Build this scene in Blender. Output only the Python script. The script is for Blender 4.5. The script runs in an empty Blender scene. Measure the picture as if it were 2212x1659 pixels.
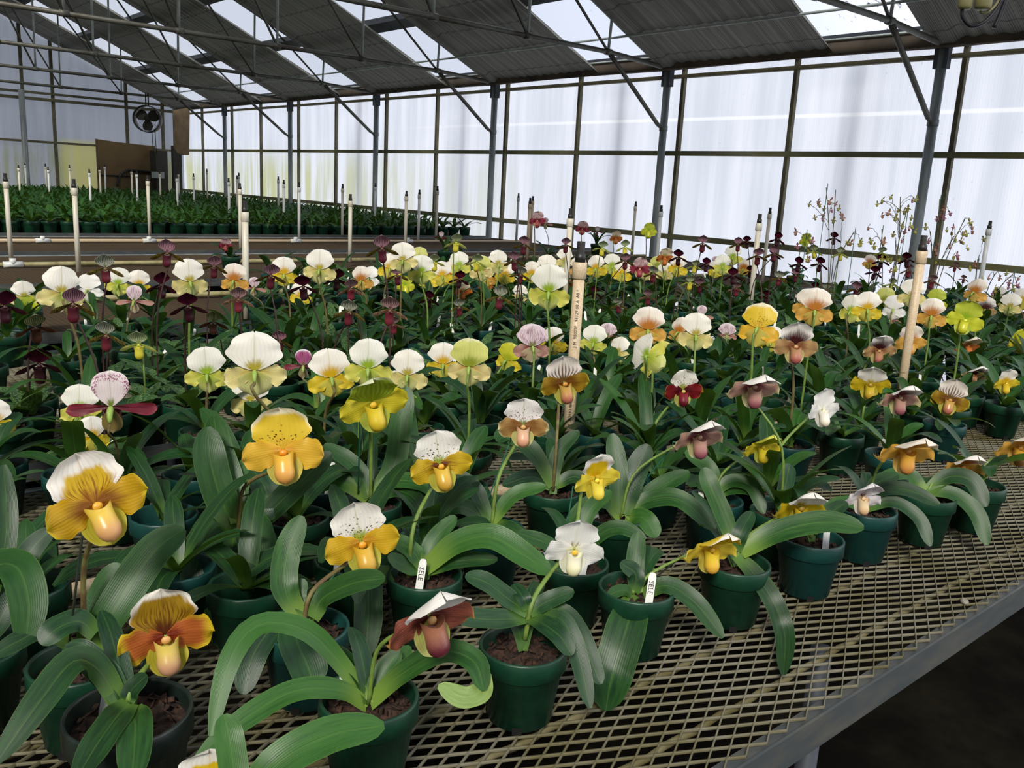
import bpy, math, random
import numpy as np
from mathutils import Vector, Matrix
R = random.Random(7)
scene = bpy.context.scene
col = scene.collection
CZ = 1.46                      # eye height of the camera
W, H = 2212, 1659
F = 1901.6
YAW, PITCH, ROLL = math.radians(41.016), math.radians(12.539), math.radians(2.993)

# ------------------------------------------------------------------ camera
_fw = Vector((math.sin(YAW)*math.cos(PITCH), math.cos(YAW)*math.cos(PITCH), -math.sin(PITCH)))
_r0 = Vector((math.cos(YAW), -math.sin(YAW), 0))
_u0 = _r0.cross(_fw)
_r = _r0*math.cos(ROLL) + _u0*math.sin(ROLL)
_u = -_r0*math.sin(ROLL) + _u0*math.cos(ROLL)
EYE = Vector((0, 0, CZ))
cam_d = bpy.data.cameras.new('camera'); cam = bpy.data.objects.new('camera', cam_d); col.objects.link(cam)
cam_d.sensor_width = 36; cam_d.lens = 36*F/W; cam_d.clip_start = .05; cam_d.clip_end = 300
cam.matrix_world = Matrix(((_r.x, _u.x, -_fw.x, 0), (_r.y, _u.y, -_fw.y, 0), (_r.z, _u.z, -_fw.z, CZ), (0, 0, 0, 1)))
scene.camera = cam

def ray(u, v): return _fw + _r*((u-W/2)/F) - _u*((v-H/2)/F)
def at(u, v, d): return EYE + ray(u, v)*d                     # place seen at (u,v), d metres deep
def atz(u, v, z): d = ray(u, v); return EYE + d*((z-CZ)/d.z)
def atx(u, v, x): d = ray(u, v); return EYE + d*(x/d.x)
def aty(u, v, y): d = ray(u, v); return EYE + d*(y/d.y)
def depth(p): return (p-EYE).dot(_fw)

# ------------------------------------------------------------------ helpers
def lin(h):
    h = h.lstrip('#'); o = []
    for i in (0, 2, 4):
        c = int(h[i:i+2], 16)/255
        o.append(c/12.92 if c <= .04045 else ((c+.055)/1.055)**2.4)
    return (o[0], o[1], o[2], 1)

def link(name, me, mats=None, parent=None):
    o = bpy.data.objects.new(name, me); col.objects.link(o)
    if parent is not None: o.parent = parent
    if mats is not None:
        if not isinstance(mats, (list, tuple)): mats = [mats]
        for m in mats: me.materials.append(m)
    return o

class MB:
    def __init__(s): s.v = []; s.f = []; s.uv = []; s.mi = []
    def add(s, vs, fs, uvs=None, mi=0):
        n = len(s.v); s.v += [tuple(v) for v in vs]
        s.uv += list(uvs) if uvs else [(0, 0)]*len(vs)
        s.f += [tuple(i+n for i in f) for f in fs]; s.mi += [mi]*len(fs)
    def box(s, a, b, mi=0):
        (x0, y0, z0), (x1, y1, z1) = a, b
        s.add([(x0, y0, z0), (x1, y0, z0), (x1, y1, z0), (x0, y1, z0), (x0, y0, z1), (x1, y0, z1), (x1, y1, z1), (x0, y1, z1)],
              [(0, 3, 2, 1), (4, 5, 6, 7), (0, 1, 5, 4), (1, 2, 6, 5), (2, 3, 7, 6), (3, 0, 4, 7)], mi=mi)
    def tube(s, pts, rad, n=8, mi=0, caps=True):
        pts = [Vector(p) for p in pts]; m = len(pts)
        if not hasattr(rad, '__len__'): rad = [rad]*m
        vs = []; fs = []; uvs = []; prev = None
        for i, p in enumerate(pts):
            t = (pts[min(i+1, m-1)]-pts[max(i-1, 0)]).normalized()
            if prev is None:
                a = Vector((0, 0, 1)) if abs(t.z) < .9 else Vector((1, 0, 0))
                x = t.cross(a).normalized()
            else:
                x = (prev-t*prev.dot(t)).normalized()
            prev = x; y = t.cross(x)
            for k in range(n):
                an = 2*math.pi*k/n
                vs.append(p+(x*math.cos(an)+y*math.sin(an))*rad[i]); uvs.append((k/n, i/max(1, m-1)))
        for i in range(m-1):
            for k in range(n):
                fs.append((i*n+k, i*n+(k+1) % n, (i+1)*n+(k+1) % n, (i+1)*n+k))
        if caps: fs += [tuple(range(n))[::-1], tuple(range((m-1)*n, m*n))]
        s.add(vs, fs, uvs, mi)
    def lathe(s, prof, n=28, mi=0, c=(0, 0, 0)):
        vs = []; fs = []; uvs = []; m = len(prof)
        for i, (r, z) in enumerate(prof):
            for k in range(n):
                an = 2*math.pi*k/n; vs.append((c[0]+r*math.cos(an), c[1]+r*math.sin(an), c[2]+z)); uvs.append((k/n, i/(m-1)))
        for i in range(m-1):
            for k in range(n): fs.append((i*n+k, i*n+(k+1) % n, (i+1)*n+(k+1) % n, (i+1)*n+k))
        s.add(vs, fs, uvs, mi)
    def mesh(s, name, smooth=True):
        me = bpy.data.meshes.new(name); me.from_pydata(s.v, [], s.f)
        ul = me.uv_layers.new(name='UVMap')
        li = np.zeros(len(me.loops), dtype=np.int32); me.loops.foreach_get('vertex_index', li)
        ul.data.foreach_set('uv', np.array(s.uv, dtype=np.float32)[li].ravel())
        me.polygons.foreach_set('material_index', np.array(s.mi, dtype=np.int32))
        me.polygons.foreach_set('use_smooth', np.full(len(s.f), smooth))
        me.update(); return me
    def build(s, name, mats, parent=None, smooth=True): return link(name, s.mesh(name, smooth), mats, parent)

def thing(name, loc, label, cat, group=None):
    o = bpy.data.objects.new(name, None); o.empty_display_size = .05; col.objects.link(o); o.location = loc
    return tag(o, label, cat, group)
def tag(o, label=None, cat=None, group=None, kind=None):
    if label: o['label'] = label
    if cat: o['category'] = cat
    if group: o['group'] = group
    if kind: o['kind'] = kind
    return o
def struct(o): o['kind'] = 'structure'; return o

def catmull(P, n):
    P = [Vector(p) for p in P]; out = []
    m = len(P)-1
    for i in range(n+1):
        t = i/n*m; k = min(int(t), m-1); f = t-k
        p1, p2 = P[k], P[k+1]; p0 = P[k-1] if k > 0 else p1*2-p2; p3 = P[k+2] if k+2 <= m else p2*2-p1
        out.append(.5*((2*p1)+(-p0+p2)*f+(2*p0-5*p1+4*p2-p3)*f*f+(-p0+3*p1-3*p2+p3)*f**3))
    return out

# ------------------------------------------------------------------ materials
class NT:
    def __init__(s, name):
        s.m = bpy.data.materials.new(name); s.m.use_nodes = True; s.t = s.m.node_tree; s.t.nodes.clear()
        s.out = s.n('ShaderNodeOutputMaterial')
    def n(s, ty, **kw):
        nd = s.t.nodes.new(ty)
        for k, v in kw.items():
            if k in ('inp',):
                for a, b in v.items():
                    if hasattr(b, 'is_output'): s.t.links.new(b, nd.inputs[a])
                    else: nd.inputs[a].default_value = b
            else: setattr(nd, k, v)
        return nd
    def math(s, op, a, b=0, c=None, clamp=False):
        nd = s.n('ShaderNodeMath', operation=op, use_clamp=clamp)
        for i, x in enumerate((a, b) if c is None else (a, b, c)):
            if hasattr(x, 'is_output'): s.t.links.new(x, nd.inputs[i])
            else: nd.inputs[i].default_value = x
        return nd.outputs[0]
    def mix(s, f, a, b):
        nd = s.n('ShaderNodeMix', data_type='RGBA', clamp_factor=True)
        for i, x in ((0, f), (6, a), (7, b)):
            if hasattr(x, 'is_output'): s.t.links.new(x, nd.inputs[i])
            else: nd.inputs[i].default_value = x
        return nd.outputs[2]
    def smooth(s, x, a, b):
        nd = s.n('ShaderNodeMapRange', interpolation_type='SMOOTHSTEP', inp={0: x, 1: a, 2: b, 3: 0., 4: 1.}); return nd.outputs[0]
    def noise(s, vec, scale, detail=2, rough=.5):
        nd = s.n('ShaderNodeTexNoise', inp={'Scale': scale, 'Detail': detail, 'Roughness': rough})
        if vec is not None: s.t.links.new(vec, nd.inputs['Vector'])
        return nd.outputs['Fac']
    def comb(s, x, y, z=0.):
        return s.n('ShaderNodeCombineXYZ', inp={0: x, 1: y, 2: z}).outputs[0]
    def bsdf(s, color, rough=.5, metal=0., spec=.5, transl=0., bump=None, bstr=.2, bdist=.002, sheen=0.):
        p = s.n('ShaderNodeBsdfPrincipled', inp={'Roughness': rough, 'Metallic': metal, 'Specular IOR Level': spec, 'Base Color': color})
        if bump is not None:
            b = s.n('ShaderNodeBump', inp={'Height': bump, 'Strength': bstr, 'Distance': bdist}); s.t.links.new(b.outputs[0], p.inputs['Normal'])
        sh = p.outputs[0]
        if transl > 0:
            tr = s.n('ShaderNodeBsdfTranslucent', inp={'Color': color})
            mx = s.n('ShaderNodeMixShader', inp={0: transl, 1: sh, 2: tr.outputs[0]}); sh = mx.outputs[0]
        s.t.links.new(sh, s.out.inputs[0]); return s.m

def mat_plain(name, c, rough=.5, metal=0., c2=None, nscale=20., bump=0., spec=.5, stretch=None):
    n = NT(name); tc = n.n('ShaderNodeTexCoord').outputs['Object']
    if stretch:
        mp = n.n('ShaderNodeMapping', inp={0: tc, 3: stretch}); tc = mp.outputs[0]
    nz = n.noise(tc, nscale, 4, .6)
    colr = n.mix(n.smooth(nz, .35, .7), lin(c), lin(c2 or c))
    return n.bsdf(colr, rough, metal, spec, bump=nz if bump else None, bstr=bump)

_pm = {}
def petal_mat(base, mid, edge, bv=.25, e0=.75, e1=.95, pat=None, pc='#4a1020', pr=(.05, .6), rough=.45, transl=.34):
    """petal colour laid out along the blade: base blotch, body, rim, and veins / spots in rows"""
    key = (base, mid, edge, bv, e0, e1, pat, pc, pr, rough, transl)
    if key in _pm: return _pm[key]
    n = NT('petal'); uv = n.n('ShaderNodeTexCoord').outputs['UV']
    sp = n.n('ShaderNodeSeparateXYZ', inp={0: uv}); U, V = sp.outputs[0], sp.outputs[1]
    a = n.math('ABSOLUTE', n.math('SUBTRACT', n.math('MULTIPLY', U, 2.), 1.))
    nz = n.noise(n.comb(n.math('MULTIPLY', U, 16.), n.math('MULTIPLY', V, 2.5)), 1., 3, .6)
    nzc = n.math('MULTIPLY', n.math('SUBTRACT', nz, .5), .22)
    rim = n.math('MAXIMUM', n.math('ADD', n.math('MULTIPLY', a, .62), n.math('MULTIPLY', V, .38)), n.math('POWER', V, 1.3))
    rim = n.math('ADD', rim, nzc)
    bb = n.math('ADD', n.math('ADD', V, n.math('MULTIPLY', n.math('MULTIPLY', a, a), .42)), n.math('MULTIPLY', nzc, 1.9))
    c = n.mix(n.smooth(bb, bv*.45, bv*1.25), lin(base), lin(mid))
    c = n.mix(n.smooth(rim, e0, e1), c, lin(edge))
    # faint veins
    vein = n.math('SINE', n.math('MULTIPLY', U, 74.))
    c = n.mix(n.math('MULTIPLY', n.smooth(vein, .2, 1.), .10), c, lin(base))
    reg = n.math('SUBTRACT', 1., n.smooth(n.math('ADD', V, n.math('MULTIPLY', a, .35)), pr[1]*.7, pr[1]*1.15))
    reg = n.math('MULTIPLY', reg, n.smooth(V, pr[0]*.6, pr[0]+.06))
    if pat == 'spots':
        vo = n.n('ShaderNodeTexVoronoi', inp={'Vector': n.comb(n.math('MULTIPLY', U, 17.), n.math('MULTIPLY', V, 17.)), 'Scale': 1., 'Randomness': .75})
        m = n.math('MULTIPLY', n.math('SUBTRACT', 1., n.smooth(vo.outputs[0], .22, .42)), reg)
        c = n.mix(m, c, lin(pc))
    elif pat == 'warts':
        vo = n.n('ShaderNodeTexVoronoi', inp={'Vector': n.comb(n.math('MULTIPLY', U, 7.), n.math('MULTIPLY', V, 18.)), 'Scale': 1., 'Randomness': .9})
        m = n.math('MULTIPLY', n.math('SUBTRACT', 1., n.smooth(vo.outputs[0], .34, .5)), n.math('SUBTRACT', 1., n.smooth(V, .78, .95)))
        c = n.mix(m, c, lin(pc))
    elif pat == 'stripes':
        st = n.math('SINE', n.math('ADD', n.math('MULTIPLY', U, 62.), n.math('MULTIPLY', nzc, 5.)))
        m = n.math('MULTIPLY', n.smooth(st, -.1, .55), reg)
        c = n.mix(n.math('MULTIPLY', m, .85), c, lin(pc))
    elif pat == 'veins':
        st = n.noise(n.comb(n.math('MULTIPLY', U, 30.), n.math('MULTIPLY', V, 2.)), 1., 2, .5)
        m = n.math('MULTIPLY', n.smooth(st, .45, .62), reg)
        c = n.mix(n.math('MULTIPLY', m, .75), c, lin(pc))
    elif pat == 'rimspots':
        vo = n.n('ShaderNodeTexVoronoi', inp={'Vector': n.comb(n.math('MULTIPLY', U, 24.), n.math('MULTIPLY', V, 20.)), 'Scale': 1., 'Randomness': .9})
        ring = n.math('MULTIPLY', n.smooth(rim, .58, .74), n.math('SUBTRACT', 1., n.smooth(rim, .82, .92)))
        m = n.math('MULTIPLY', n.math('SUBTRACT', 1., n.smooth(vo.outputs[0], .3, .6)), ring)
        c = n.mix(m, c, lin(pc))
    cl = n.math('SUBTRACT', 1., n.smooth(n.math('ABSOLUTE', n.math('SUBTRACT', U, .5)), .006, .022))
    c = n.mix(n.math('MULTIPLY', cl, .35), c, lin(base))
    m = n.bsdf(c, rough, spec=.35, transl=transl, bump=vein, bstr=.12, bdist=.0006)
    _pm[key] = m; return m

_pch = {}
def pouch_mat(top, toe, spec=.5):
    key = (top, toe)
    if key in _pch: return _pch[key]
    n = NT('pouch'); uv = n.n('ShaderNodeTexCoord').outputs['UV']
    V = n.n('ShaderNodeSeparateXYZ', inp={0: uv}).outputs[1]
    nz = n.noise(n.n('ShaderNodeTexCoord').outputs['Object'], 60., 3, .6)
    c = n.mix(n.smooth(n.math('ADD', V, n.math('MULTIPLY', nz, .3)), .3, 1.05), lin(toe), lin(top))
    _pch[key] = n.bsdf(c, .32, spec=spec, transl=.12); return _pch[key]

def leaf_mat(name, dark, mid, pale, kind='plain', rough=.33):
    n = NT(name); tc = n.n('ShaderNodeTexCoord'); uv = tc.outputs['UV']
    sp = n.n('ShaderNodeSeparateXYZ', inp={0: uv}); U, V = sp.outputs[0], sp.outputs[1]
    rnd = n.n('ShaderNodeObjectInfo').outputs['Random']
    nz = n.noise(n.comb(n.math('MULTIPLY', U, 9.), n.math('MULTIPLY', V, 4.), n.math('MULTIPLY', rnd, 40.)), 1., 3, .6)
    c = n.mix(n.math('MULTIPLY', n.smooth(n.math('ADD', nz, n.math('MULTIPLY', rnd, .35)), .35, .95), 1.), lin(dark), lin(mid))
    c = n.mix(n.math('SUBTRACT', 1., n.smooth(V, .02, .3)), c, lin(pale))
    ctr = n.math('ABSOLUTE', n.math('SUBTRACT', U, .5))
    if kind == 'mottled':
        vo = n.n('ShaderNodeTexNoise', inp={'Vector': n.comb(n.math('MULTIPLY', U, 9.), n.math('MULTIPLY', V, 22.), n.math('MULTIPLY', rnd, 30.)), 'Scale': 1., 'Detail': 3., 'Roughness': .7})
        c = n.mix(n.smooth(vo.outputs[0], .47, .56), c, lin('#5f7c46'))
    rib = n.math('SUBTRACT', 1., n.smooth(ctr, .012, .04))
    c = n.mix(n.math('MULTIPLY', rib, .22), c, lin('#5f8238'))
    edge = n.smooth(ctr, .465, .495)
    c = n.mix(n.math('MULTIPLY', edge, .3), c, lin('#5d7c34'))
    vein = n.math('SINE', n.math('MULTIPLY', U, 110.))
    rg = n.math('ADD', rough, n.math('MULTIPLY', nz, .16))
    p = n.n('ShaderNodeBsdfPrincipled', inp={'Base Color': c, 'Roughness': rg, 'Specular IOR Level': .36})
    b = n.n('ShaderNodeBump', inp={'Height': vein, 'Strength': .08, 'Distance': .0005}); n.t.links.new(b.outputs[0], p.inputs['Normal'])
    tr = n.n('ShaderNodeBsdfTranslucent', inp={'Color': n.mix(.55, c, lin('#7fae2c'))})
    mx = n.n('ShaderNodeMixShader', inp={0: .16, 1: p.outputs[0], 2: tr.outputs[0]}); n.t.links.new(mx.outputs[0], n.out.inputs[0])
    return n.m

M = {}
M['leaf'] = leaf_mat('strap_leaf', '#143318', '#28501f', '#55762f')
M['leafd'] = leaf_mat('dark_leaf', '#12301b', '#234a24', '#4d7030')
M['leafl'] = leaf_mat('bright_leaf', '#1b4217', '#346122', '#728f3a')
M['leafp'] = leaf_mat('pale_leaf_underside', '#6f8a48', '#8ca35c', '#9fb070')
M['leafm'] = leaf_mat('mottled_leaf', '#173a1c', '#214826', '#3a5f2a', 'mottled', .42)
M['pot'] = mat_plain('green_pot_plastic', '#0c3322', .42, c2='#124029', nscale=35)
M['potb'] = mat_plain('blue_green_pot_plastic', '#103a36', .42, c2='#14433d', nscale=30)
M['potk'] = mat_plain('black_pot_plastic', '#16201c', .35, c2='#1e2a24', nscale=30)
M['soil'] = mat_plain('bark_potting_mix', '#1c130e', .95, c2='#4a3022', nscale=150, bump=.9)
M['stemg'] = mat_plain('green_stem', '#6f8a3a', .5, c2='#5a7030', nscale=60)
M['stemb'] = mat_plain('brown_stem', '#5d4a2c', .6, c2='#6e6a38', nscale=60)
M['stemp'] = mat_plain('purple_stem', '#2c1618', .6, c2='#40241f', nscale=60)
M['ovary'] = mat_plain('ovary_green', '#93ad4c', .5, c2='#7d9a42', nscale=60)
M['ovaryb'] = mat_plain('ovary_brown', '#7d6f45', .5, c2='#7a4a3c', nscale=60)
M['stake'] = mat_plain('green_wire', '#1f5a48', .45, c2='#28604a', nscale=40)
M['stakeg'] = mat_plain('galvanised_wire', '#4b5048', .4, .6, c2='#5d6058', nscale=40)
M['tag'] = mat_plain('white_tag_plastic', '#e8e8e2', .45, c2='#dcdcd6', nscale=20)
M['ink'] = mat_plain('black_ink', '#151515', .6)
M['pvc'] = mat_plain('white_pvc', '#d8d3c2', .38, c2='#c7bea6', nscale=9, stretch=(4, 4, .6))
M['pvcw'] = mat_plain('clean_white_pvc', '#e2e4e2', .35, c2='#cfd2cc', nscale=7)
M['pvct'] = mat_plain('tan_weathered_pvc', '#d2bfa0', .45, c2='#bfa583', nscale=260)
M['pvcd'] = mat_plain('mossy_pvc', '#a39a70', .6, c2='#6f6a3e', nscale=11)
M['black'] = mat_plain('black_nozzle_plastic', '#1b1a18', .45, c2='#2a2723', nscale=40)
M['galv'] = mat_plain('galvanised_steel', '#99a1a4', .5, .2, c2='#7c8280', nscale=6, stretch=(3, 3, .5))
M['rim'] = mat_plain('bench_rim_steel', '#4c5254', .5, .35, c2='#60605a', nscale=9, stretch=(1, 1, 4))
M['mull'] = mat_plain('mossy_aluminium_bar', '#6f6b52', .7, .1, c2='#55513c', nscale=5)
M['railg'] = mat_plain('mossy_wall_rail', '#858468', .7, .1, c2='#6c6b3a', nscale=2.2)
M['pipe'] = mat_plain('truss_pipe', '#6d6f66', .55, .3, c2='#4a4238', nscale=3)
M['web'] = mat_plain('truss_web_bar', '#b9c1bb', .5, .1, c2='#8d958f', nscale=4)
M['purlin'] = mat_plain('purlin_steel', '#4a4f56', .6, .3, c2='#3c4046', nscale=5)
M['wire'] = mat_plain('bench_wire', '#75715f', .65, .15, c2='#5a5434', nscale=7, bump=.0)
M['rod'] = mat_plain('bench_rod', '#776f50', .7, .1, c2='#5d5530', nscale=12)
M['valance'] = mat_plain('brown_eave_fabric', '#5e5346', .85, c2='#453c33', nscale=3)
M['board'] = mat_plain('brown_board', '#8a7458', .8, c2='#6f5c40', nscale=4)
M['shade_brown'] = mat_plain('painted_shade', '#705c3c', .85, c2='#4f4128', nscale=1.2)  # brown of the shaded gable area, put into the sheet's colour
M['darkbox'] = mat_plain('dark_cabinet', '#24221d', .7, c2='#2e2b24', nscale=5)
M['fan'] = mat_plain('fan_metal', '#3a3a32', .5, .4, c2='#2a2a22', nscale=8)
M['beige'] = mat_plain('beige_box_plastic', '#a49d6c', .5, c2='#8f8858', nscale=8)
M['hose'] = mat_plain('black_hose', '#1d1b1e', .45, c2='#26232a', nscale=12)
M['debris'] = mat_plain('dry_debris', '#8d897c', .8, c2='#6d675a', nscale=90)
M['twig'] = mat_plain('spray_twig', '#5a4634', .7, c2='#4a5a30', nscale=50)

# expanded-steel seen from afar: real holes in a thin sheet
def mesh_sheet_mat():
    n = NT('expanded_steel_sheet'); tc = n.n('ShaderNodeTexCoord').outputs['Object']
    sp = n.n('ShaderNodeSeparateXYZ', inp={0: tc}); X, Y = sp.outputs[0], sp.outputs[1]
    a = n.math('PINGPONG', n.math('ADD', n.math('MULTIPLY', X, 1/.046), n.math('MULTIPLY', Y, 1/.0235)), .5)
    b = n.math('PINGPONG', n.math('SUBTRACT', n.math('MULTIPLY', X, 1/.046), n.math('MULTIPLY', Y, 1/.0235)), .5)
    hole = n.math('MULTIPLY', n.math('GREATER_THAN', a, .09), n.math('GREATER_THAN', b, .09))
    nz = n.noise(tc, 3., 3)
    d = n.n('ShaderNodeBsdfDiffuse', inp={'Color': n.mix(nz, lin('#4d4233'), lin('#62553f'))})
    t = n.n('ShaderNodeBsdfTransparent')
    mx = n.n('ShaderNodeMixShader', inp={0: hole, 1: d.outputs[0], 2: t.outputs[0]}); n.t.links.new(mx.outputs[0], n.out.inputs[0])
    return n.m
M['sheet'] = mesh_sheet_mat()
def far_sheet_mat():
    n = NT('brown_mesh_sheet'); tc = n.n('ShaderNodeTexCoord').outputs['Object']
    sp = n.n('ShaderNodeSeparateXYZ', inp={0: tc}); X, Y = sp.outputs[0], sp.outputs[1]
    a = n.math('PINGPONG', n.math('ADD', n.math('MULTIPLY', X, 1/.046), n.math('MULTIPLY', Y, 1/.0235)), .5)
    b = n.math('PINGPONG', n.math('SUBTRACT', n.math('MULTIPLY', X, 1/.046), n.math('MULTIPLY', Y, 1/.0235)), .5)
    hole = n.math('MULTIPLY', n.math('GREATER_THAN', a, .13), n.math('GREATER_THAN', b, .13))
    nz = n.noise(tc, 2., 3)
    c = n.mix(n.math('MULTIPLY', hole, .8), n.mix(nz, lin('#54473a'), lin('#6b5c46')), lin('#1c1712'))
    return n.bsdf(c, .9, spec=.05)
M['sheetf'] = far_sheet_mat()

def wall_mat():
    n = NT('ribbed_translucent_panel'); tc = n.n('ShaderNodeTexCoord').outputs['Object']
    sp = n.n('ShaderNodeSeparateXYZ', inp={0: tc}); X, Y, Z = sp.outputs
    hor = n.math('ADD', X, Y)
    rib = n.math('SINE', n.math('MULTIPLY', hor, 300.))
    st = n.noise(n.comb(n.math('MULTIPLY', hor, 5.), n.math('MULTIPLY', Z, .35)), 1., 4, .6)
    big = n.noise(n.comb(n.math('MULTIPLY', hor, .8), n.math('MULTIPLY', Z, .5)), 1., 2)
    sp2 = n.noise(n.comb(n.math('MULTIPLY', hor, 26.), n.math('MULTIPLY', Z, 14.)), 1., 3, .7)
    c = n.mix(n.smooth(st, .3, .7), lin('#e9ebf3'), lin('#d3d7df'))
    c = n.mix(n.math('MULTIPLY', n.smooth(rib, -.2, .9), .10), c, lin('#b9bfc8'))
    c = n.mix(n.math('MULTIPLY', n.smooth(sp2, .66, .76), .35), c, lin('#7f857c'))
    seam_or_glint = n.math('SUBTRACT', 1., n.smooth(n.math('ABSOLUTE', n.math('SUBTRACT', Z, 2.17)), .008, .022))  # bright reflection line across the panels, painted into the colour
    c = n.mix(n.math('MULTIPLY', n.math('MULTIPLY', seam_or_glint, .6), n.math('SUBTRACT', 1., n.smooth(Y, 6., 11.))), c, lin('#ffffff'))
    # algae low on the far part of the house
    alg = n.math('MULTIPLY', n.smooth(n.math('ADD', Y, n.math('MULTIPLY', big, 3.)), 7.5, 17.), n.math('SUBTRACT', 1., n.smooth(Z, 1.45, 2.05)))
    alg = n.math('MULTIPLY', alg, n.smooth(st, .35, .62))
    c = n.mix(n.math('MULTIPLY', alg, .75), c, lin('#b9ba4a'))
    c = n.mix(n.math('MULTIPLY', n.smooth(Y, 8., 19.), .25), c, lin('#b4bcc6'))  # light falloff towards the far end, put into the panel colour
    sun_patch = n.math('MULTIPLY', n.math('MULTIPLY', n.smooth(X, 4.35, 4.75), n.math('SUBTRACT', 1., n.smooth(X, 5.18, 5.24))), n.math('MULTIPLY', n.math('GREATER_THAN', Y, 18.2), n.math('SUBTRACT', 1., n.smooth(Z, 1.8, 1.98))))  # yellow patch of sunlight on the gable wall, painted into the colour
    c = n.mix(n.math('MULTIPLY', sun_patch, n.math('ADD', .35, st)), c, lin('#fff59a'))
    df = n.n('ShaderNodeBsdfDiffuse', inp={'Color': c}); tr = n.n('ShaderNodeBsdfTranslucent', inp={'Color': c})
    mx = n.n('ShaderNodeMixShader', inp={0: .82, 1: df.outputs[0], 2: tr.outputs[0]}); n.t.links.new(mx.outputs[0], n.out.inputs[0])
    return n.m
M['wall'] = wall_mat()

def glazing_mat():
    n = NT('dirty_roof_glazing'); tc = n.n('ShaderNodeTexCoord').outputs['Object']
    sp = n.n('ShaderNodeSeparateXYZ', inp={0: tc})
    v = n.comb(n.math('MULTIPLY', sp.outputs[0], 7.), n.math('MULTIPLY', sp.outputs[1], 14.))
    nz = n.noise(v, 1., 5, .65); b = n.noise(tc, 1.3, 2)
    near = n.math('SUBTRACT', 1., n.smooth(sp.outputs[1], 3.2, 6.))
    dirt = n.smooth(n.math('ADD', n.math('ADD', nz, n.math('MULTIPLY', b, .25)), n.math('MULTIPLY', near, .14)), .80, .90)
    t = n.n('ShaderNodeBsdfTransparent', inp={'Color': (.93, .95, 1, 1)}); tr = n.n('ShaderNodeBsdfTranslucent', inp={'Color': (.85, .88, .95, 1)})
    d = n.n('ShaderNodeBsdfDiffuse', inp={'Color': lin('#3a3e44')})
    m1 = n.n('ShaderNodeMixShader', inp={0: .30, 1: t.outputs[0], 2: tr.outputs[0]})
    m2 = n.n('ShaderNodeMixShader', inp={0: dirt, 1: m1.outputs[0], 2: d.outputs[0]}); n.t.links.new(m2.outputs[0], n.out.inputs[0])
    return n.m
M['glaze'] = glazing_mat()

def curtain_mat():
    n = NT('woven_shade_curtain'); tc = n.n('ShaderNodeTexCoord').outputs['Object']
    sp = n.n('ShaderNodeSeparateXYZ', inp={0: tc}); X, Y = sp.outputs[0], sp.outputs[1]
    nz = n.noise(n.comb(n.math('MULTIPLY', X, .8), n.math('MULTIPLY', Y, 22.)), 1., 4, .6)
    fine = n.math('SINE', n.math('MULTIPLY', Y, 420.))
    seam_or_glint = n.math('SUBTRACT', 1., n.smooth(n.math('PINGPONG', X, .17), .004, .012))
    c = n.mix(n.smooth(nz, .38, .7), lin('#4b4a43'), lin('#6b6a60'))
    c = n.mix(n.math('MULTIPLY', n.smooth(fine, .3, 1.), .45), c, lin('#8d8f88'))
    c = n.mix(n.math('MULTIPLY', seam_or_glint, .6), c, lin('#2c2c28'))
    return n.bsdf(c, .7, transl=.16)
M['curtain'] = curtain_mat()

def floor_mat():
    n = NT('dark_ground_cloth'); tc = n.n('ShaderNodeTexCoord').outputs['Object']
    nz = n.noise(tc, 2.2, 5, .65)
    c = n.mix(n.smooth(nz, .4, .7), lin('#0d0b09'), lin('#1c1a12'))
    return n.bsdf(c, .95, spec=.03, bump=n.noise(tc, 60., 3), bstr=.3)
M['floor'] = floor_mat()

# ================================================================== the house
XW = 6.80
POST = [0.5834+2.5579*k for k in range(7)]          # truss / post lines along Y
YB = 18.25
ZE = CZ+1.22                                         # eave of the roof plane
SL = .45
def roof_z(x): return ZE+SL*(6.7-x)

o = link('floor', bpy.data.meshes.new('floor'), M['floor']); m = MB()
m.add([(-6, -3, 0), (7.2, -3, 0), (7.2, 19, 0), (-6, 19, 0)], [(0, 1, 2, 3)]); o.data = m.mesh('floor'); o.data.materials.append(M['floor']); struct(o)
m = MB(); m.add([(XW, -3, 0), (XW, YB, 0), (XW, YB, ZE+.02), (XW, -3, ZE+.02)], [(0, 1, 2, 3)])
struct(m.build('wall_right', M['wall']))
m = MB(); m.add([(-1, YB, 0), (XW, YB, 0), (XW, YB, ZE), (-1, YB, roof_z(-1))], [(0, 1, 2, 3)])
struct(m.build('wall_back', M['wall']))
# roof glazing
m = MB(); x0 = -.6
m.add([(x0, -3, roof_z(x0)+.08), (6.9, -3, roof_z(6.9)+.08), (6.9, YB, roof_z(6.9)+.08), (x0, YB, roof_z(x0)+.08)], [(0, 1, 2, 3)])
struct(m.build('ceiling', M['glaze']))

tn = [0]
def trim(mb, mat, smooth=False):
    tn[0] += 1; return struct(mb.build('trim_%d' % tn[0], mat, smooth=smooth))
# rails along the side wall
for z, hh, mt in ((CZ+1.095, .016, 'mull'), (CZ+.40, .022, 'railg'), (CZ-.38, .024, 'railg'), (.05, .05, 'railg')):
    m = MB(); m.box((XW-.05, -3, z-hh), (XW-.004, YB-.01, z+hh)); trim(m, M[mt])
# mullions of the side wall (between posts, and one beside each post)
for k in range(-1, 7):
    y = .5834+2.5579*k
    for dy in (1.24, -.13):
        if -2.5 < y+dy < YB-.1:
            m = MB(); m.box((XW-.047, y+dy-.017, 0), (XW-.006, y+dy+.017, ZE-.01)); trim(m, M['mull'])
# dark posts standing outside, showing through the panels
for u, v in ((1858, 250), (1348, 300), (1010, 300), (785, 300)):
    p = atx(u, v, XW+.06); m = MB(); m.tube([(XW+.11, p.y, -.1), (XW+.11, p.y, ZE-.1)], .032, 10); trim(m, M['purlin'], True)
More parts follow.
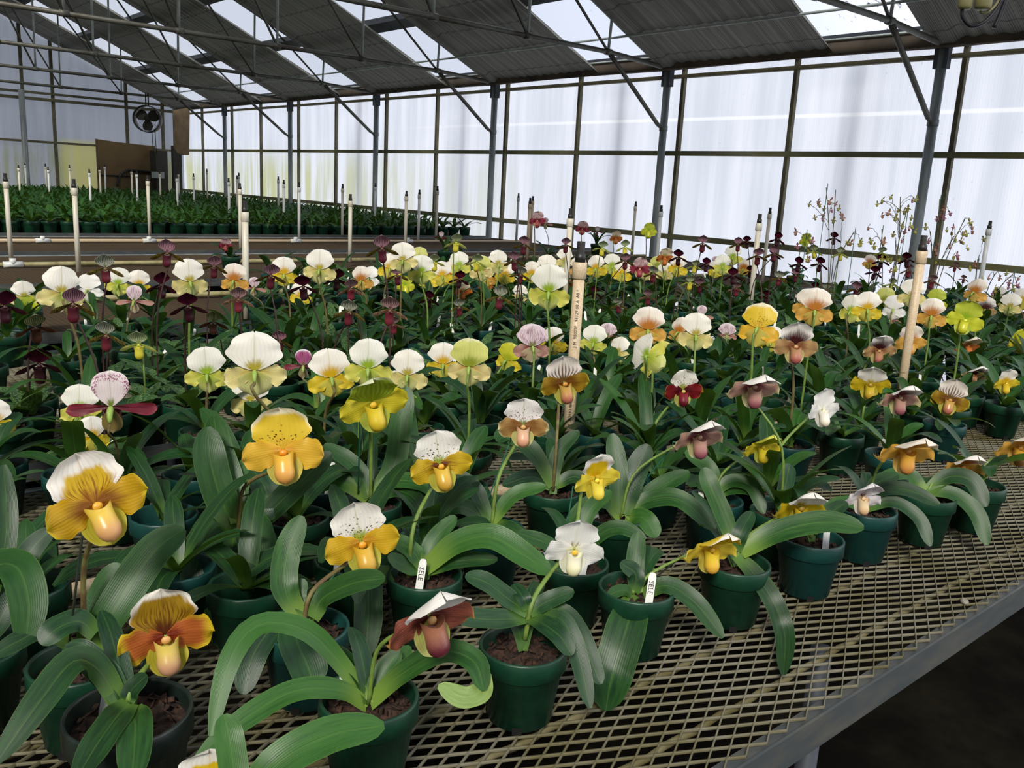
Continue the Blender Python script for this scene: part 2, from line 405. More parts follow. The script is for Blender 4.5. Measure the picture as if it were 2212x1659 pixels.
# purlins
for x in (5.66, 4.70, 3.74, 2.78, 1.82, .86, 6.72):
    m = MB(); z = roof_z(x); dx, dz = .07, .07*SL
    m.add([(x-dx, -3, z+dz), (x+dx, -3, z-dz), (x+dx, YB, z-dz), (x-dx, YB, z+dz),
           (x-dx, -3, z+dz+.06), (x+dx, -3, z-dz+.06), (x+dx, YB, z-dz+.06), (x-dx, YB, z+dz+.06)],
          [(0, 1, 2, 3), (7, 6, 5, 4), (0, 4, 5, 1), (1, 5, 6, 2), (2, 6, 7, 3), (3, 7, 4, 0)])
    trim(m, M['purlin'])
# eave fabric, one sagging strip with a pale top cord
m = MB(); vs = []; fs = []
n = 90
for i in range(n+1):
    y = -3+(YB+3-.05)*i/n
    ph = ((y-POST[0]) % 2.5579)/2.5579
    sag = .03*math.sin(math.pi*ph)
    for (x, z) in ((6.60, ZE+.035), (6.585, ZE-.02), (6.60, ZE-.075-sag*.2), (6.66, ZE-.085+sag*.35)): vs.append((x, y, z))
for i in range(n):
    for k in range(3): fs.append((i*4+k, i*4+k+1, i*4+5+k, i*4+4+k))
m.add(vs, fs); trim(m, M['valance'], True)
m = MB(); m.tube([(6.585, -3, ZE+.035), (6.585, YB-.05, ZE+.035)], .009, 6); trim(m, M['web'], True)
# long conduit under the roof slope
m = MB(); m.tube([(6.12, -3, roof_z(6.12)-.11), (6.12, YB-.1, roof_z(6.12)-.11)], .011, 6); trim(m, M['web'], True)

# wall posts
ordn = ['first', 'second', 'third', 'fourth', 'fifth', 'sixth', 'seventh', 'eighth', 'ninth', 'tenth', 'eleventh', 'twelfth', 'thirteenth',
        'fourteenth', 'fifteenth', 'sixteenth', 'seventeenth', 'eighteenth', 'nineteenth', 'twentieth', 'twenty-first', 'twenty-second', 'twenty-third', 'twenty-fourth',
        'twenty-fifth', 'twenty-sixth', 'twenty-seventh', 'twenty-eighth', 'twenty-ninth', 'thirtieth'] + ['%d-th' % i for i in range(31, 99)]
for k in range(1, 7):
    y = POST[k]
    t = thing('wall_post', (6.69, y, 0), 'round galvanised wall post, %s from the right along the translucent side wall' % ordn[k-1], 'post', 'posts of the side wall')
    m = MB(); m.tube([(0, 0, 0), (0, 0, ZE-.06)], .036, 14); m.build('shaft', M['galv'], t)
    m = MB(); m.box((-.03, -.05, ZE-.22), (.03, .05, ZE-.06)); m.build('bracket', M['purlin'], t, False)
    m = MB(); m.tube([(0, 0, CZ+.60), (0, 0, CZ+.645)], .041, 14); m.build('clamp', M['galv'], t)

# trusses: bottom chord, rafter, verticals, diagonals, knee brace
ZC = CZ+1.203
NX = [5.87, 4.93, 4.0, 3.07, 2.13, 1.2, .3]
for k in range(1, 7):
    y = POST[k]
    t = thing('roof_truss', (0, y, 0), 'pipe roof truss spanning the house, %s counted from the camera' % ordn[k-1], 'roof truss', 'roof trusses')
    m = MB(); m.tube([(-.6, 0, ZC), (5.87, 0, ZC), (6.6, 0, ZC-.035)], .021, 10)
    m.build('bottom_chord', M['pipe'], t)
    m = MB(); a, b = -.6, 6.68
    m.add([(a, -.022, roof_z(a)-.05), (b, -.022, roof_z(b)-.05), (b, .022, roof_z(b)-.05), (a, .022, roof_z(a)-.05),
           (a, -.022, roof_z(a)+.02), (b, -.022, roof_z(b)+.02), (b, .022, roof_z(b)+.02), (a, .022, roof_z(a)+.02)],
          [(0, 3, 2, 1), (4, 5, 6, 7), (0, 1, 5, 4), (1, 2, 6, 5), (2, 3, 7, 6), (3, 0, 4, 7)])
    m.build('rafter', M['purlin'], t, False)
    for i, x in enumerate(NX):
        m = MB(); m.tube([(x, 0, ZC), (x+.02, 0, roof_z(x)-.03)], .0125, 8); m.build('vertical_bar', M['web'], t)
        if i+1 < len(NX):
            m = MB(); m.tube([(x, 0, ZC), (x-.93, 0, roof_z(x-.93)-.03)], .012, 8); m.build('diagonal_bar', M['pipe'], t)
        m = MB(); m.tube([(x-.035, 0, ZC), (x+.035, 0, ZC)], .028, 10); m.build('joint_sleeve', M['pipe'], t)
    m = MB(); m.tube([(5.90, 0, ZC-.02), (5.98, 0, ZC-.08), (6.60, 0, CZ+.655), (6.66, 0, CZ+.62)], [.022, .02, .02, .012], 10)
    m.build('knee_brace', M['pipe'], t)

# shade curtains, one per bay, ribbed along the slope, hanging a little below the glazing
def curtain(y0, y1, lab):
    m = MB(); ny, nx = 60, 16; vs = []; fs = []; rr = random.Random(int(y0*100))
    for j in range(nx+1):
        x = 6.60-(6.60+.5)*j/nx
        for i in range(ny+1):
            f = i/ny; y = y0+(y1-y0)*f
            z = roof_z(x)-.075+.006*math.sin(f*90)-.03*math.sin(math.pi*f)*.3
            if f > .86: z -= .035*math.sin((f-.86)/.14*math.pi)
            if i == 0: y += .02*math.sin(j*1.3)+.015*math.sin(j*3.1); z -= .03
            vs.append((x, y, z))
    for j in range(nx):
        for i in range(ny): a = j*(ny+1)+i; fs.append((a, a+1, a+ny+2, a+ny+1))
    m.add(vs, fs); t = m.build('shade_curtain', M['curtain'])
    for k in range(8):
        x = 6.45-k*.42; h = MB(); h.tube([(x-.02, y1-.005, roof_z(x)-.05), (x, y1-.06, roof_z(x)-.10)], .004, 5); h.build('hook', M['purlin'], t)
    tag(t, lab, 'curtain', 'shade curtains under the roof')
for k in range(0, 7):
    y0 = POST[k]+.82; y1 = POST[k]+2.5579+.08
    if y1 > YB: y1 = YB-.05
    if k == 6: continue
    curtain(y0, y1, 'grey ribbed shade curtain under the roof, %s bay from the camera' % ordn[k])
curtain(POST[6]+.82, YB-.06, 'narrow grey ribbed shade curtain against the far gable wall')

# back wall bars
for u in (55, 119, 275, 352):
    p = aty(u, 300, YB-.02); m = MB(); zt = roof_z(p.x)-.03
    m.box((p.x-.025, YB-.06, 0), (p.x+.025, YB-.005, zt)); trim(m, M['mull'])
m = MB(); m.box((-1, YB-.07, CZ+.36), (XW-.06, YB-.005, CZ+.40)); trim(m, M['mull'])
m = MB(); m.box((-1, YB-.09, CZ+1.10), (XW-.06, YB-.005, CZ+1.15)); trim(m, M['mull'])
m = MB(); m.box((-1, YB-.09, CZ+1.21), (XW-.2, YB-.03, CZ+1.25)); trim(m, M['mull'])
a_ = aty(5, 48, YB-.05)
p = aty(50, 260, YB-.25); m = MB(); m.tube([(p.x, YB-.25, 0), (p.x, YB-.25, ZC+.05)], .05, 12)
tag(m.build('gable_post', M['galv']), 'grey steel post in front of the far gable wall', 'post')
# brown sheet standing in for shade, and dark cabinet, on the gable wall, hanging board by the corner
q = [aty(u, v, YB-.10) for u, v in ((205, 291), (300, 300), (345, 306), (345, 400), (262, 400), (200, 330))]
def slab(name, q, axis, th, mat, lab, cat):
    m = MB(); n = len(q); d = Vector((0, 0, 0)); d[axis] = th
    vs = [p for p in q]+[p+d for p in q]
    m.add(vs, [tuple(range(n)), tuple(range(n, 2*n))[::-1]]+[(i, i+n, (i+1) % n+n, (i+1) % n) for i in range(n)])
    return tag(m.build(name, mat, smooth=False), lab, cat)
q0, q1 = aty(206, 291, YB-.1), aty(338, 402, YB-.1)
slab('painted_shade', [Vector((q0.x, YB-.1, .0)), Vector((q1.x, YB-.1, .0)), Vector((q1.x, YB-.1, CZ+.44)), Vector((q0.x+.35, YB-.1, CZ+.47)), Vector((q0.x, YB-.1, CZ+.50))], 1, .02, M['shade_brown'], 'brown painted shade covering the lower right of the far gable wall', 'sheet')
q0, q1 = aty(334, 325, YB-.4), aty(362, 404, YB-.4)
t = thing('vent_cabinet', (0, 0, 0), 'dark cabinet with a pale vent panel at the far right corner', 'cabinet')
m = MB(); m.box((q0.x, YB-.45, .25), (q1.x, YB-.12, q0.z)); m.build('cabinet_body', M['darkbox'], t, False)
m = MB(); m.box((q1.x-.32, YB-.47, q0.z-.52), (q1.x-.08, YB-.451, q0.z-.40)); m.build('vent_panel', M['galv'], t, False)
q = [aty(u, v, 16.6) for u, v in ((374, 238), (410, 232), (409, 335), (393, 335), (384, 331), (376, 320))]
slab('hanging_board', q, 1, .03, M['board'], 'brown board hanging in the far corner beside the fan', 'board')
for u, w in ((379, .05), (388, .03)):
    p = aty(u, 380, 17.2); m = MB(); m.box((p.x-w, 17.15, 0), (p.x+w, 17.25, CZ+.45)); tag(m.build('door_jamb', M['darkbox'], smooth=False), 'dark upright below the hanging board, %s one' % ('left' if u == 379 else 'right'), 'upright', 'dark uprights in the far corner')
m = MB(); m.tube(catmull([aty(u, v, YB-.125) for u, v in ((254, 402), (257, 385), (266, 373), (281, 368), (310, 370), (350, 373))], 24), .02, 8)
tag(m.build('hose', M['hose']), 'dark hose arching in front of the brown painted shade', 'hose')
m = MB(); m.tube([aty(u, v, YB-.118) for u, v in ((216, 378), (280, 381))], .014, 8)
tag(m.build('conduit', M['hose']), 'thin dark conduit running across the brown painted shade', 'conduit')

# drum fan
c = aty(319, 257, 15.6); t = thing('drum_fan', c, 'round drum fan hanging below the truss before the far gable', 'fan')
fd = (Vector((EYE.x, EYE.y, c.z))-c).normalized(); fd = (fd+Vector((-.25, 0, 0))).normalized(); ang = math.atan2(fd.y, fd.x)
t.rotation_euler = (0, 0, ang+math.pi/2)          # local -Y faces the camera side
rr = .205
m = MB(); vs = []; fs = []
for i in range(33):
    a = 2*math.pi*i/32; ca, sa = math.cos(a), math.sin(a)
    for (r2, y) in ((rr, -.11), (rr+.012, -.11), (rr+.012, .11), (rr, .11)): vs.append((r2*ca, y, r2*sa))
for i in range(32):
    for k in range(4): fs.append((i*4+k, i*4+(k+1) % 4, i*4+4+(k+1) % 4, i*4+4+k))
m.add(vs, fs); m.build('drum', M['fan'], t)
for k in range(3):
    a = 2*math.pi*k/3+.5; m = MB(); vs = []; fs = []
    for i in range(6):
        r2 = .03+.155*i/5; w = .03+.06*math.sin(math.pi*min(1, i/5*.75+.1))
        ca, sa = math.cos(a), math.sin(a)
        for s, yy in ((-1, .03), (1, -.03)):
            vs.append((r2*ca-s*w*sa, yy, r2*sa+s*w*ca))
    for i in range(5): fs.append((i*2, i*2+1, i*2+3, i*2+2))
    m.add(vs, fs); m.build('blade', M['fan'], t)
m = MB(); m.tube([(0, -.06, 0), (0, .12, 0)], .045, 14); m.build('motor_hub', M['fan'], t)
m = MB()
for k in range(5): m.tube([(math.cos(2*math.pi*i/24)*rr*(k+1)/5.2, -.105, math.sin(2*math.pi*i/24)*rr*(k+1)/5.2) for i in range(25)], .002, 4, caps=False)
for k in range(10): a = 2*math.pi*k/10; m.tube([(0, -.105, 0), (rr*math.cos(a), -.105, rr*math.sin(a))], .002, 4)
m.build('guard', M['fan'], t)
m = MB(); m.tube([(-.02, 0, rr), (-.02, 0, ZC-c.z+.02)], .012, 6); m.tube([(.02, 0, rr), (.02, 0, ZC-c.z+.02)], .012, 6); m.build('hanger', M['fan'], t)
m = MB(); m.tube([(.05, .05, -rr), (.06, .05, -rr-.36)], .006, 5); m.tube([(.10, .05, -rr+.02), (.11, .05, -rr-.36)], .006, 5); m.build('cord', M['hose'], t)

# motor boxes with hanging cables under the roof, top right
c = at(2110, 5, 4.15)
t = thing('motor_box', c, 'beige motor boxes with black cable loops under the roof, top right', 'motor')
rx = _r.copy(); rx.z = 0; rx.normalize(); t.rotation_euler = (0, 0, math.atan2(rx.y, rx.x))
m = MB(); m.lathe([(.0, -.035), (.026, -.035), (.034, -.022), (.034, .07), (.0, .07)], 16, c=(-.055, 0, 0)); m.build('housing', M['beige'], t)
m = MB(); m.lathe([(.0, -.03), (.034, -.03), (.040, -.018), (.040, .07), (.0, .07)], 16, c=(.03, 0, 0)); m.build('housing', M['beige'], t)
m = MB(); m.tube(catmull([(-.065, .0, -.03), (-.055, 0, -.07), (-.01, 0, -.105), (.05, 0, -.085), (.10, 0, -.02), (.13, 0, .06)], 24), .009, 8); m.build('cable', M['hose'], t)
m = MB(); m.tube(catmull([(.11, .02, -.105), (.125, .02, -.06), (.14, .02, .0), (.15, .02, .07)], 12), .012, 8); m.build('cable', M['hose'], t)
m = MB(); m.tube([(-.055, 0, .06), (-.055, 0, roof_z(c.x)-c.z-.07)], .006, 6); m.tube([(.03, 0, .06), (.03, 0, roof_z(c.x)-c.z-.07)], .006, 6); m.build('hanger', M['purlin'], t)
m = MB(); m.tube(catmull([(.02, .0, -.04), (.05, 0, -.045), (.09, 0, -.01), (.11, 0, .05)], 12), .006, 8); m.build('cable', M['beige'], t)

# ------------------------------------------------------------------ benches
def zb(y):
    if y < 2.02: return .78
    if y < 3.46: return .80
    if y < 4.63: return .835
    return .875

def diamond(x0, x1, y0, y1, z):
    """expanded steel: flat twisted strands meeting at the knuckles"""
    L, S = .046, .0235; w, hgt = .00095, .003
    nx = int((x1-x0)/L); ny = int((y1-y0)/(S/2))
    V = []; Fc = []
    base = np.array([[0, 0, 0]])
    vs = np.zeros((ny*nx*2, 8, 3), np.float32); k = 0
    for j in range(ny):
        off = 0 if j % 2 == 0 else L/2
        ya, yb_ = y0+j*S/2, y0+(j+1)*S/2
        xs = x0+off+np.arange(nx)*L
        for sgn in (1, -1):
            xe = xs+sgn*L/2
            dx, dy = sgn*L/2, S/2; ln = math.hypot(dx, dy); nxn, nyn = -dy/ln*w, dx/ln*w
            for q, (xx, yy, s, zz) in enumerate(((xs, ya, 1, 0), (xe, yb_, 1, 0), (xe, yb_, -1, 0), (xs, ya, -1, 0),
                                                (xs, ya, 1, -hgt), (xe, yb_, 1, -hgt), (xe, yb_, -1, -hgt), (xs, ya, -1, -hgt))):
                vs[k:k+nx, q, 0] = xx+s*nxn; vs[k:k+nx, q, 1] = yy+s*nyn; vs[k:k+nx, q, 2] = z+zz+(.0006 if s*sgn > 0 else -.0006)
            k += nx
    nb = vs.shape[0]; fq = np.array([[0, 1, 2, 3], [0, 4, 5, 1], [3, 2, 6, 7]])
    faces = (fq[None]+(np.arange(nb)*8)[:, None, None]).reshape(-1, 4)
    me = bpy.data.meshes.new('mesh_top'); nv = nb*8; nf = faces.shape[0]
    me.vertices.add(nv); me.vertices.foreach_set('co', vs.reshape(-1))
    me.loops.add(nf*4); me.loops.foreach_set('vertex_index', faces.ravel().astype(np.int32))
    me.polygons.add(nf); me.polygons.foreach_set('loop_start', np.arange(0, nf*4, 4, dtype=np.int32))
    me.update(calc_edges=True); return me

def bench(y0, y1, fine, lab, first=False, x0=-.5, x1=6.55):
    z = zb(y0+.02); t = thing('plant_bench', (0, 0, 0), lab, 'bench', 'expanded steel plant benches')
    if fine:
        link('mesh_top', diamond(fine[0], fine[1], y0+.012, y1-.012, z), M['wire'], t)
        if fine[1] < x1: m = MB(); m.add([(fine[1], y0+.01, z-.002), (x1, y0+.01, z-.002), (x1, y1-.01, z-.002), (fine[1], y1-.01, z-.002)], [(0, 1, 2, 3)]); m.build('mesh_top', M['sheet'], t)
    else:
        m = MB(); m.add([(x0, y0+.01, z-.002), (x1, y0+.01, z-.002), (x1, y1-.01, z-.002), (x0, y1-.01, z-.002)], [(0, 1, 2, 3)]); m.build('mesh_top', M['sheetf'], t)
    if first: m = MB(); m.box((x0, y0-.004, z-.042), (x1, y0, z+.006)); m.box((x0, y0, z-.012), (x1, y0+.03, z-.008)); m.build('rim', M['rim'], t, False)
    else: m = MB(); m.box((x0, y0, z-.014), (x1, y0+.004, z+.026)); m.build('rim', M['rim'], t, False)
    m = MB(); m.box((x0, y1-.004, z-.014), (x1, y1, z+.004)); m.build('rim', M['galv'], t, False)
    m = MB(); m.box((x0, y1-.018, z-.004), (x1, y1-.004, z+.002)); m.build('flange', M['galv'], t, False)
    for xx in (x0, x1):
        m = MB(); m.box((xx-.002, y0, z-.03), (xx+.002, y1, z+.008)); m.build('rim', M['rim'], t, False)
    yy = y0+.095
    while fine and yy < y1-.05:
        m = MB(); nseg = 120; pts = [(x0+(fine[1]-x0)*i/nseg, yy+.0016*math.sin(i*1.9), z-.012+.0016*math.cos(i*1.9)) for i in range(nseg+1)]
        m.tube(pts, .0052, 6); m.build('support_rod', M['rod'], t); yy += .116
    xx = x0+.15
    while xx < x1:
        for yq in (y0+.12, y1-.12):
            m = MB(); m.tube([(xx, yq, 0), (xx, yq, z-.02)], .018, 8); m.build('leg', M['purlin'], t)
        xx += 1.6
    return t
bench(.52, 2.0, (-.45, 3.2), 'nearest expanded steel bench with a grey rim, crossing the lower right', True)
bench(2.04, 3.44, (-.2, 2.3), 'second expanded steel bench, just beyond the nearest one')
bench(3.48, 4.61, None, 'third expanded steel bench, under the dark maroon orchids')
bench(4.65, 6.36, None, 'empty brown mesh bench crossed by a mossy pipe, nearer of two')
bench(6.40, 8.05, None, 'empty brown mesh bench crossed by a pale pipe, below the dark pots')
bench(8.10, 9.80, None, 'far bench carrying the front rows of small leafy plants', x1=6.55)
bench(9.84, 13.4, None, 'far bench carrying the middle rows of small leafy plants', x1=6.55)
bench(13.44, 17.4, None, 'farthest bench, carrying leafy plants before the gable wall', x1=6.55)

# ------------------------------------------------------------------ pipes and standpipes
def hpipe(y, x0, x1, mt, lab, tees=()):
    z = zb(y)+.018; t = thing('water_pipe', (0, 0, 0), lab, 'pipe', 'pipes lying on the benches')
    m = MB(); m.tube([(x0, y, z), ((x0+x1)/2, y+.004, z), (x1, y, z)], .0134, 10); m.build('pipe', M[mt], t)
    for x in tees:
        m = MB(); m.tube([(x-.05, y, z), (x+.05, y, z)], .0175, 12); m.tube([(x, y, z), (x, y, z+.035)], .0175, 12); m.build('tee', M['pvcw'], t)
    return t

LANDMARK = []
def standpipe(u, v, d, lab, mt='pvc', py=None, coupling=True, nozzle=True, lean=(0, 0)):
    top = at(u, v, d) if py is None else aty(u, v, py)
    base = Vector((top.x+lean[0], top.y+lean[1], zb(top.y)+.03))
    t = thing('standpipe', base, lab, 'standpipe', 'white standpipes on the benches')
    tp = top-base
    m = MB(); m.tube([(0, 0, 0), tp*.5, tp], .01335, 12); m.build('pipe', M[mt], t)
    if coupling:
        m = MB(); a = tp-Vector((0, 0, .038)); m.tube([a, a+Vector((0, 0, .002)), tp-Vector((0, 0, .002)), tp], [.0145, .0168, .0168, .015], 14); m.build('coupling', M[mt], t)
    if nozzle:
        m = MB(); m.tube([tp, tp+Vector((0, 0, .018)), tp+Vector((0, 0, .019)), tp+Vector((0, 0, .046))], [.0125, .0125, .0095, .0095], 12); m.build('nozzle', M['black'], t)
    LANDMARK.append((u, lab)); return t, base, top

big, bbase, btop = standpipe(1253, 566, 1.99, 'tall tan standpipe with printed lettering standing among the front orchids', 'pvct')
standpipe(1992, 542, 2.62, 'tan standpipe with rusty nozzle before the right wall post', 'pvct')
standpipe(529, 458, 3.62, 'thick cream standpipe left of centre behind the front white orchids')
standpipe(518, 409, 6.55, 'thin standpipe directly behind the thick cream standpipe')
standpipe(160, 406, 4.62, 'clean white standpipe left of the mossy pipe tee')
standpipe(12, 392, 5.05, 'cream standpipe at the left edge rising from a mossy tee')
standpipe(319, 391, 7.35, 'white standpipe with domed cap standing on the pale pipe')
standpipe(646, 405, 7.95, 'clean white standpipe on the pale pipe left of centre', 'pvcw')
standpipe(757, 434, 6.0, 'cream standpipe with long black nozzle, right of the clean white one')
standpipe(878, 424, 7.3, 'slim cream standpipe in front of the empty bench, mid picture')
standpipe(906, 420, 8.7, 'white standpipe on a tee at the right end of the leafy rows', 'pvcw')
standpipe(1232, 472, 4.1, 'cream standpipe with black nozzle behind the tall printed one')
standpipe(1640, 482, 4.5, 'cream standpipe with brown nozzle among the maroon orchids')
standpipe(2137, 494, 5.2, 'white standpipe near the right edge beside the twiggy orchids', 'pvcw')
standpipe(1663, 462, 6.6, 'thin distant standpipe beside the brown nozzled one')
standpipe(1428, 457, 6.4, 'white standpipe touching the wall post behind the maroon orchids', 'pvcw')
standpipe(1373, 446, 8.1, 'thin cream standpipe left of the post with a white standpipe')
standpipe(1145, 440, 7.0, 'tan standpipe, nearer of a crossing pair by the side wall', 'pvct')
standpipe(1151, 434, 8.6, 'tan standpipe, farther of a crossing pair by the side wall', 'pvct')
standpipe(1120, 427, 9.4, 'slender white standpipe left of the crossing pair by the wall', 'pvcw')
fl = [(494, 394, 9.6), (40, 364, 12), (54, 357, 15), (104, 368, 12.5), (98, 360, 14.2), (150, 363, 12.5), (193, 374, 10.3), (215, 367, 12.3), (226, 361, 14.3),
      (284, 371, 13.3), (295, 377, 11.2), (345, 376, 13), (382, 386, 10.6), (385, 377, 14), (418, 382, 11.8), (447, 371, 14.3), (512, 387, 11), (516, 380, 13), (601, 389, 11.2), (613, 398, 9.3),
      (740, 407, 8.9), (811, 404, 10.2), (945, 412, 8.9)]
for i, (u, v, d) in enumerate(sorted(fl)):
    standpipe(u, v, d, 'thin standpipe in the far leafy rows, %s from the left' % ordn[i], 'pvcw' if i % 2 else 'pvc')
hpipe(aty(60, 571, 5.2).y if False else atz(60, 571, .893).y, -.3, 6.5, 'pvcd', 'mossy pipe lying on the nearer empty bench', [atz(27, 571, .893).x])
hpipe(atz(330, 520, .893).y, -.3, 6.45, 'pvct', 'pale pipe lying on the empty bench below the dark pots', [atz(90, 519, .893).x, atz(322, 520, .893).x, atz(648, 522, .893).x, atz(905, 524, .893).x])
yq = atz(90, 640, .853).y
hpipe(min(4.4, yq), -.2, 6.4, 'pvcd', 'mossy pipe behind the left white orchids')
hpipe(bbase.y, -.3, 6.4, 'pvct', 'pipe lying along the nearest bench behind the front pots', [bbase.x])

# printed lettering that follows the round of the tall pipe
def text_mesh(txt, size, name):
    cu = bpy.data.curves.new(name, 'FONT'); cu.body = txt; cu.size = size; cu.resolution_u = 2
    o = bpy.data.objects.new(name, cu); col.objects.link(o)
    me = bpy.data.meshes.new_from_object(o.evaluated_get(bpy.context.evaluated_depsgraph_get()))
    bpy.data.objects.remove(o); bpy.data.curves.remove(cu); me.name = name; return me
def pipe_text(txt, size, z0, parent, base, face):
    me = text_mesh(txt, size, 'lettering'); r = .0137
    for v in me.vertices:
        x, y = v.co.x, v.co.y-size*.35
        a = face-y/r
        v.co = Vector((r*math.cos(a), r*math.sin(a), z0+x))
    for p in me.polygons: p.use_smooth = False
    link('lettering', me, M['ink'], parent)
fa = math.atan2(-bbase.y, -bbase.x)
pipe_text('3/4" PVC 1120  SCH40 480 PSI', .0105, .055, big, bbase, fa)
pipe_text('NSF-pw', .008, .238, big, bbase, fa)
pipe_text('J-M  90025F   93129 08 A  88 *', .0105, .30, big, bbase, fa)

# ================================================================== plants
UP = Vector((0, 0, 1))
def blade_strip(mb, pts, width, n=14, keel=.16, prof=None, ref=None, mi=0, twist=0., wave=0.):
    """a strap leaf along a curved midrib, folded at the keel"""
    P = catmull(pts, n); m = len(P); side = (-1, -.62, 0, .62, 1); vs = []; uv = []; fs = []
    last = None
    for i, p in enumerate(P):
        v = i/(m-1); t = (P[min(i+1, m-1)]-P[max(i-1, 0)]).normalized()
        rf = ref or UP
        s = t.cross(rf)
        if s.length < .25 and last is not None: s = last-t*last.dot(t)
        s.normalize()
        if last is not None and s.dot(last) < 0: s = -s
        last = s
        if twist: s = Matrix.Rotation(twist*v, 3, t) @ s
        nrm = s.cross(t)
        w = width*.5*(prof(v) if prof else 1)
        for a in side:
            vs.append(p+s*(a*w)+nrm*(abs(a)*w*keel*2*(1-.5*v))+nrm*(wave*w*math.sin(v*17+a*2)*a*a)); uv.append(((a+1)/2, v))
    for i in range(m-1):
        for k in range(4): a = i*5+k; fs.append((a, a+1, a+6, a+5))
    mb.add(vs, fs, uv, mi)
def leaf_prof(v):
    a = .62+.38*min(1, v/.35)
    if v > .66: a *= math.sqrt(max(0, 1-((v-.66)/.345)**2))**.9
    return max(a, .04)
def mott_prof(v): return max(.05, (.45+.55*math.sin(math.pi*min(1, v*1.05)**.8)))*(1 if v < .85 else math.sqrt(max(0, 1-((v-.85)/.16)**2)))

def leaf_curve(az, L, el, droop, n=5):
    pts = []; p = Vector((0, 0, 0)); a = el
    for i in range(n+1):
        pts.append(p.copy()); d = Vector((math.cos(az)*math.cos(a), math.sin(az)*math.cos(a), math.sin(a)))
        p = p+d*(L/n); a -= droop/n*(.5+i/n)
    return pts

LEAFV = []          # shared single strap leaves, growing along +X
rl = random.Random(3)
for i in range(12):
    m = MB(); L = .135+.07*rl.random()
    blade_strip(m, leaf_curve(0, L, math.radians(rl.uniform(28, 70)), math.radians(rl.uniform(40, 125))), .026+.010*rl.random(), 12, .14, leaf_prof, twist=rl.uniform(-.5, .5))
    LEAFV.append(m.mesh('leaf'))
MOTV = []
for i in range(6):
    m = MB(); blade_strip(m, leaf_curve(0, .085+.04*rl.random(), math.radians(rl.uniform(20, 55)), math.radians(rl.uniform(20, 80))), .034+.008*rl.random(), 10, .1, mott_prof, twist=rl.uniform(-.4, .4))
    MOTV.append(m.mesh('leaf'))
for me in LEAFV+MOTV: me.materials.append(None)

def rosette(n, L, W_, mott=False, seed=0, el=(25, 72), dr=(40, 120), seg=8, z0=0.):
    rr = random.Random(seed); m = MB()
    for i in range(n):
        az = 2*math.pi*(i*.5+.08*rr.random())+ (i//2)*.85+rr.uniform(-.3, .3)
        pts = [p+Vector((0, 0, z0)) for p in leaf_curve(az, L*rr.uniform(.7, 1.15), math.radians(rr.uniform(*el)), math.radians(rr.uniform(*dr)))]
        blade_strip(m, pts, W_*rr.uniform(.8, 1.15), seg, .14, mott_prof if mott else leaf_prof, twist=rr.uniform(-.5, .5))
    return m.mesh('foliage')
ROS = [rosette(7, .165, .030, seed=20+i) for i in range(6)]
ROSM = [rosette(7, .105, .038, True, seed=40+i, el=(15, 55), dr=(20, 70)) for i in range(5)]
for me in ROS+ROSM: me.materials.append(None)

def objmat(o, *ms):
    for i, mm in enumerate(ms): o.material_slots[i].link = 'OBJECT'; o.material_slots[i].material = mm

# pots -------------------------------------------------------------
PH = .105
def pot_mesh(rr=.0575, rb=.042, h=PH, n=32):
    m = MB()
    m.lathe([(.0, .002), (rb-.003, .002), (rb, .004), (rb+(rr-rb)*.70, h*.72), (rr-.0025, h*.735), (rr, h*.75), (rr, h-.002), (rr-.001, h), (rr-.004, h), (rr-.0052, h-.003), (rr-.012, h*.6), (rb-.003, .01), (0, .01)], n)
    # drain notches
    for k in range(4):
        a = math.pi/4+k*math.pi/2; c, s = math.cos(a), math.sin(a); r0 = rb+.0006
        e = Vector((-s, c, 0))*.006; p = Vector((c*r0, s*r0, .0))
        q = Vector((c*(r0+.0013), s*(r0+.0013), .011))
        m.add([p-e, p+e, q+e, q-e], [(0, 1, 2, 3)], mi=1)
    return m.mesh('pot')
POTM = pot_mesh(); POTM.materials.append(None); POTM.materials.append(M['ink'])
POTS = pot_mesh(n=14); POTS.materials.append(None); POTS.materials.append(M['ink'])
POTK = pot_mesh(.066, .05, .112); POTK.materials.append(None); POTK.materials.append(M['ink'])
def soil_mesh(r=.0515, seed=1):
    rr = random.Random(seed); m = MB(); vs = [(0, 0, .004)]; fs = []
    nr, na = 5, 22
    for j in range(1, nr+1):
        for k in range(na): a = 2*math.pi*k/na; vs.append((r*j/nr*math.cos(a), r*j/nr*math.sin(a), rr.uniform(-.004, .005) if j < nr else -.002))
    for k in range(na): fs.append((0, 1+k, 1+(k+1) % na))
    for j in range(nr-1):
        for k in range(na): a = 1+j*na; fs.append((a+k, a+na+k, a+na+(k+1) % na, a+(k+1) % na))
    m.add(vs, fs)
    for q in range(70):      # loose bark chips
        a = rr.uniform(0, 6.28); d = r*math.sqrt(rr.random())*.93; s = rr.uniform(.002, .0048)
        c = Vector((d*math.cos(a), d*math.sin(a), rr.uniform(.001, .006)))
        ax = [Vector((rr.uniform(-1, 1), rr.uniform(-1, 1), rr.uniform(-1, 1))).normalized()*s*rr.uniform(.5, 1.3) for _ in range(3)]
        vs = [c+ax[0]*i+ax[1]*j+ax[2]*k*.6 for i in (-1, 1) for j in (-1, 1) for k in (-1, 1)]
        m.add(vs, [(0, 1, 3, 2), (4, 6, 7, 5), (0, 4, 5, 1), (2, 3, 7, 6), (0, 2, 6, 4), (1, 5, 7, 3)])
    return m.mesh('potting_mix', False)
SOIL = soil_mesh(); SOIL.materials.append(M['soil'])

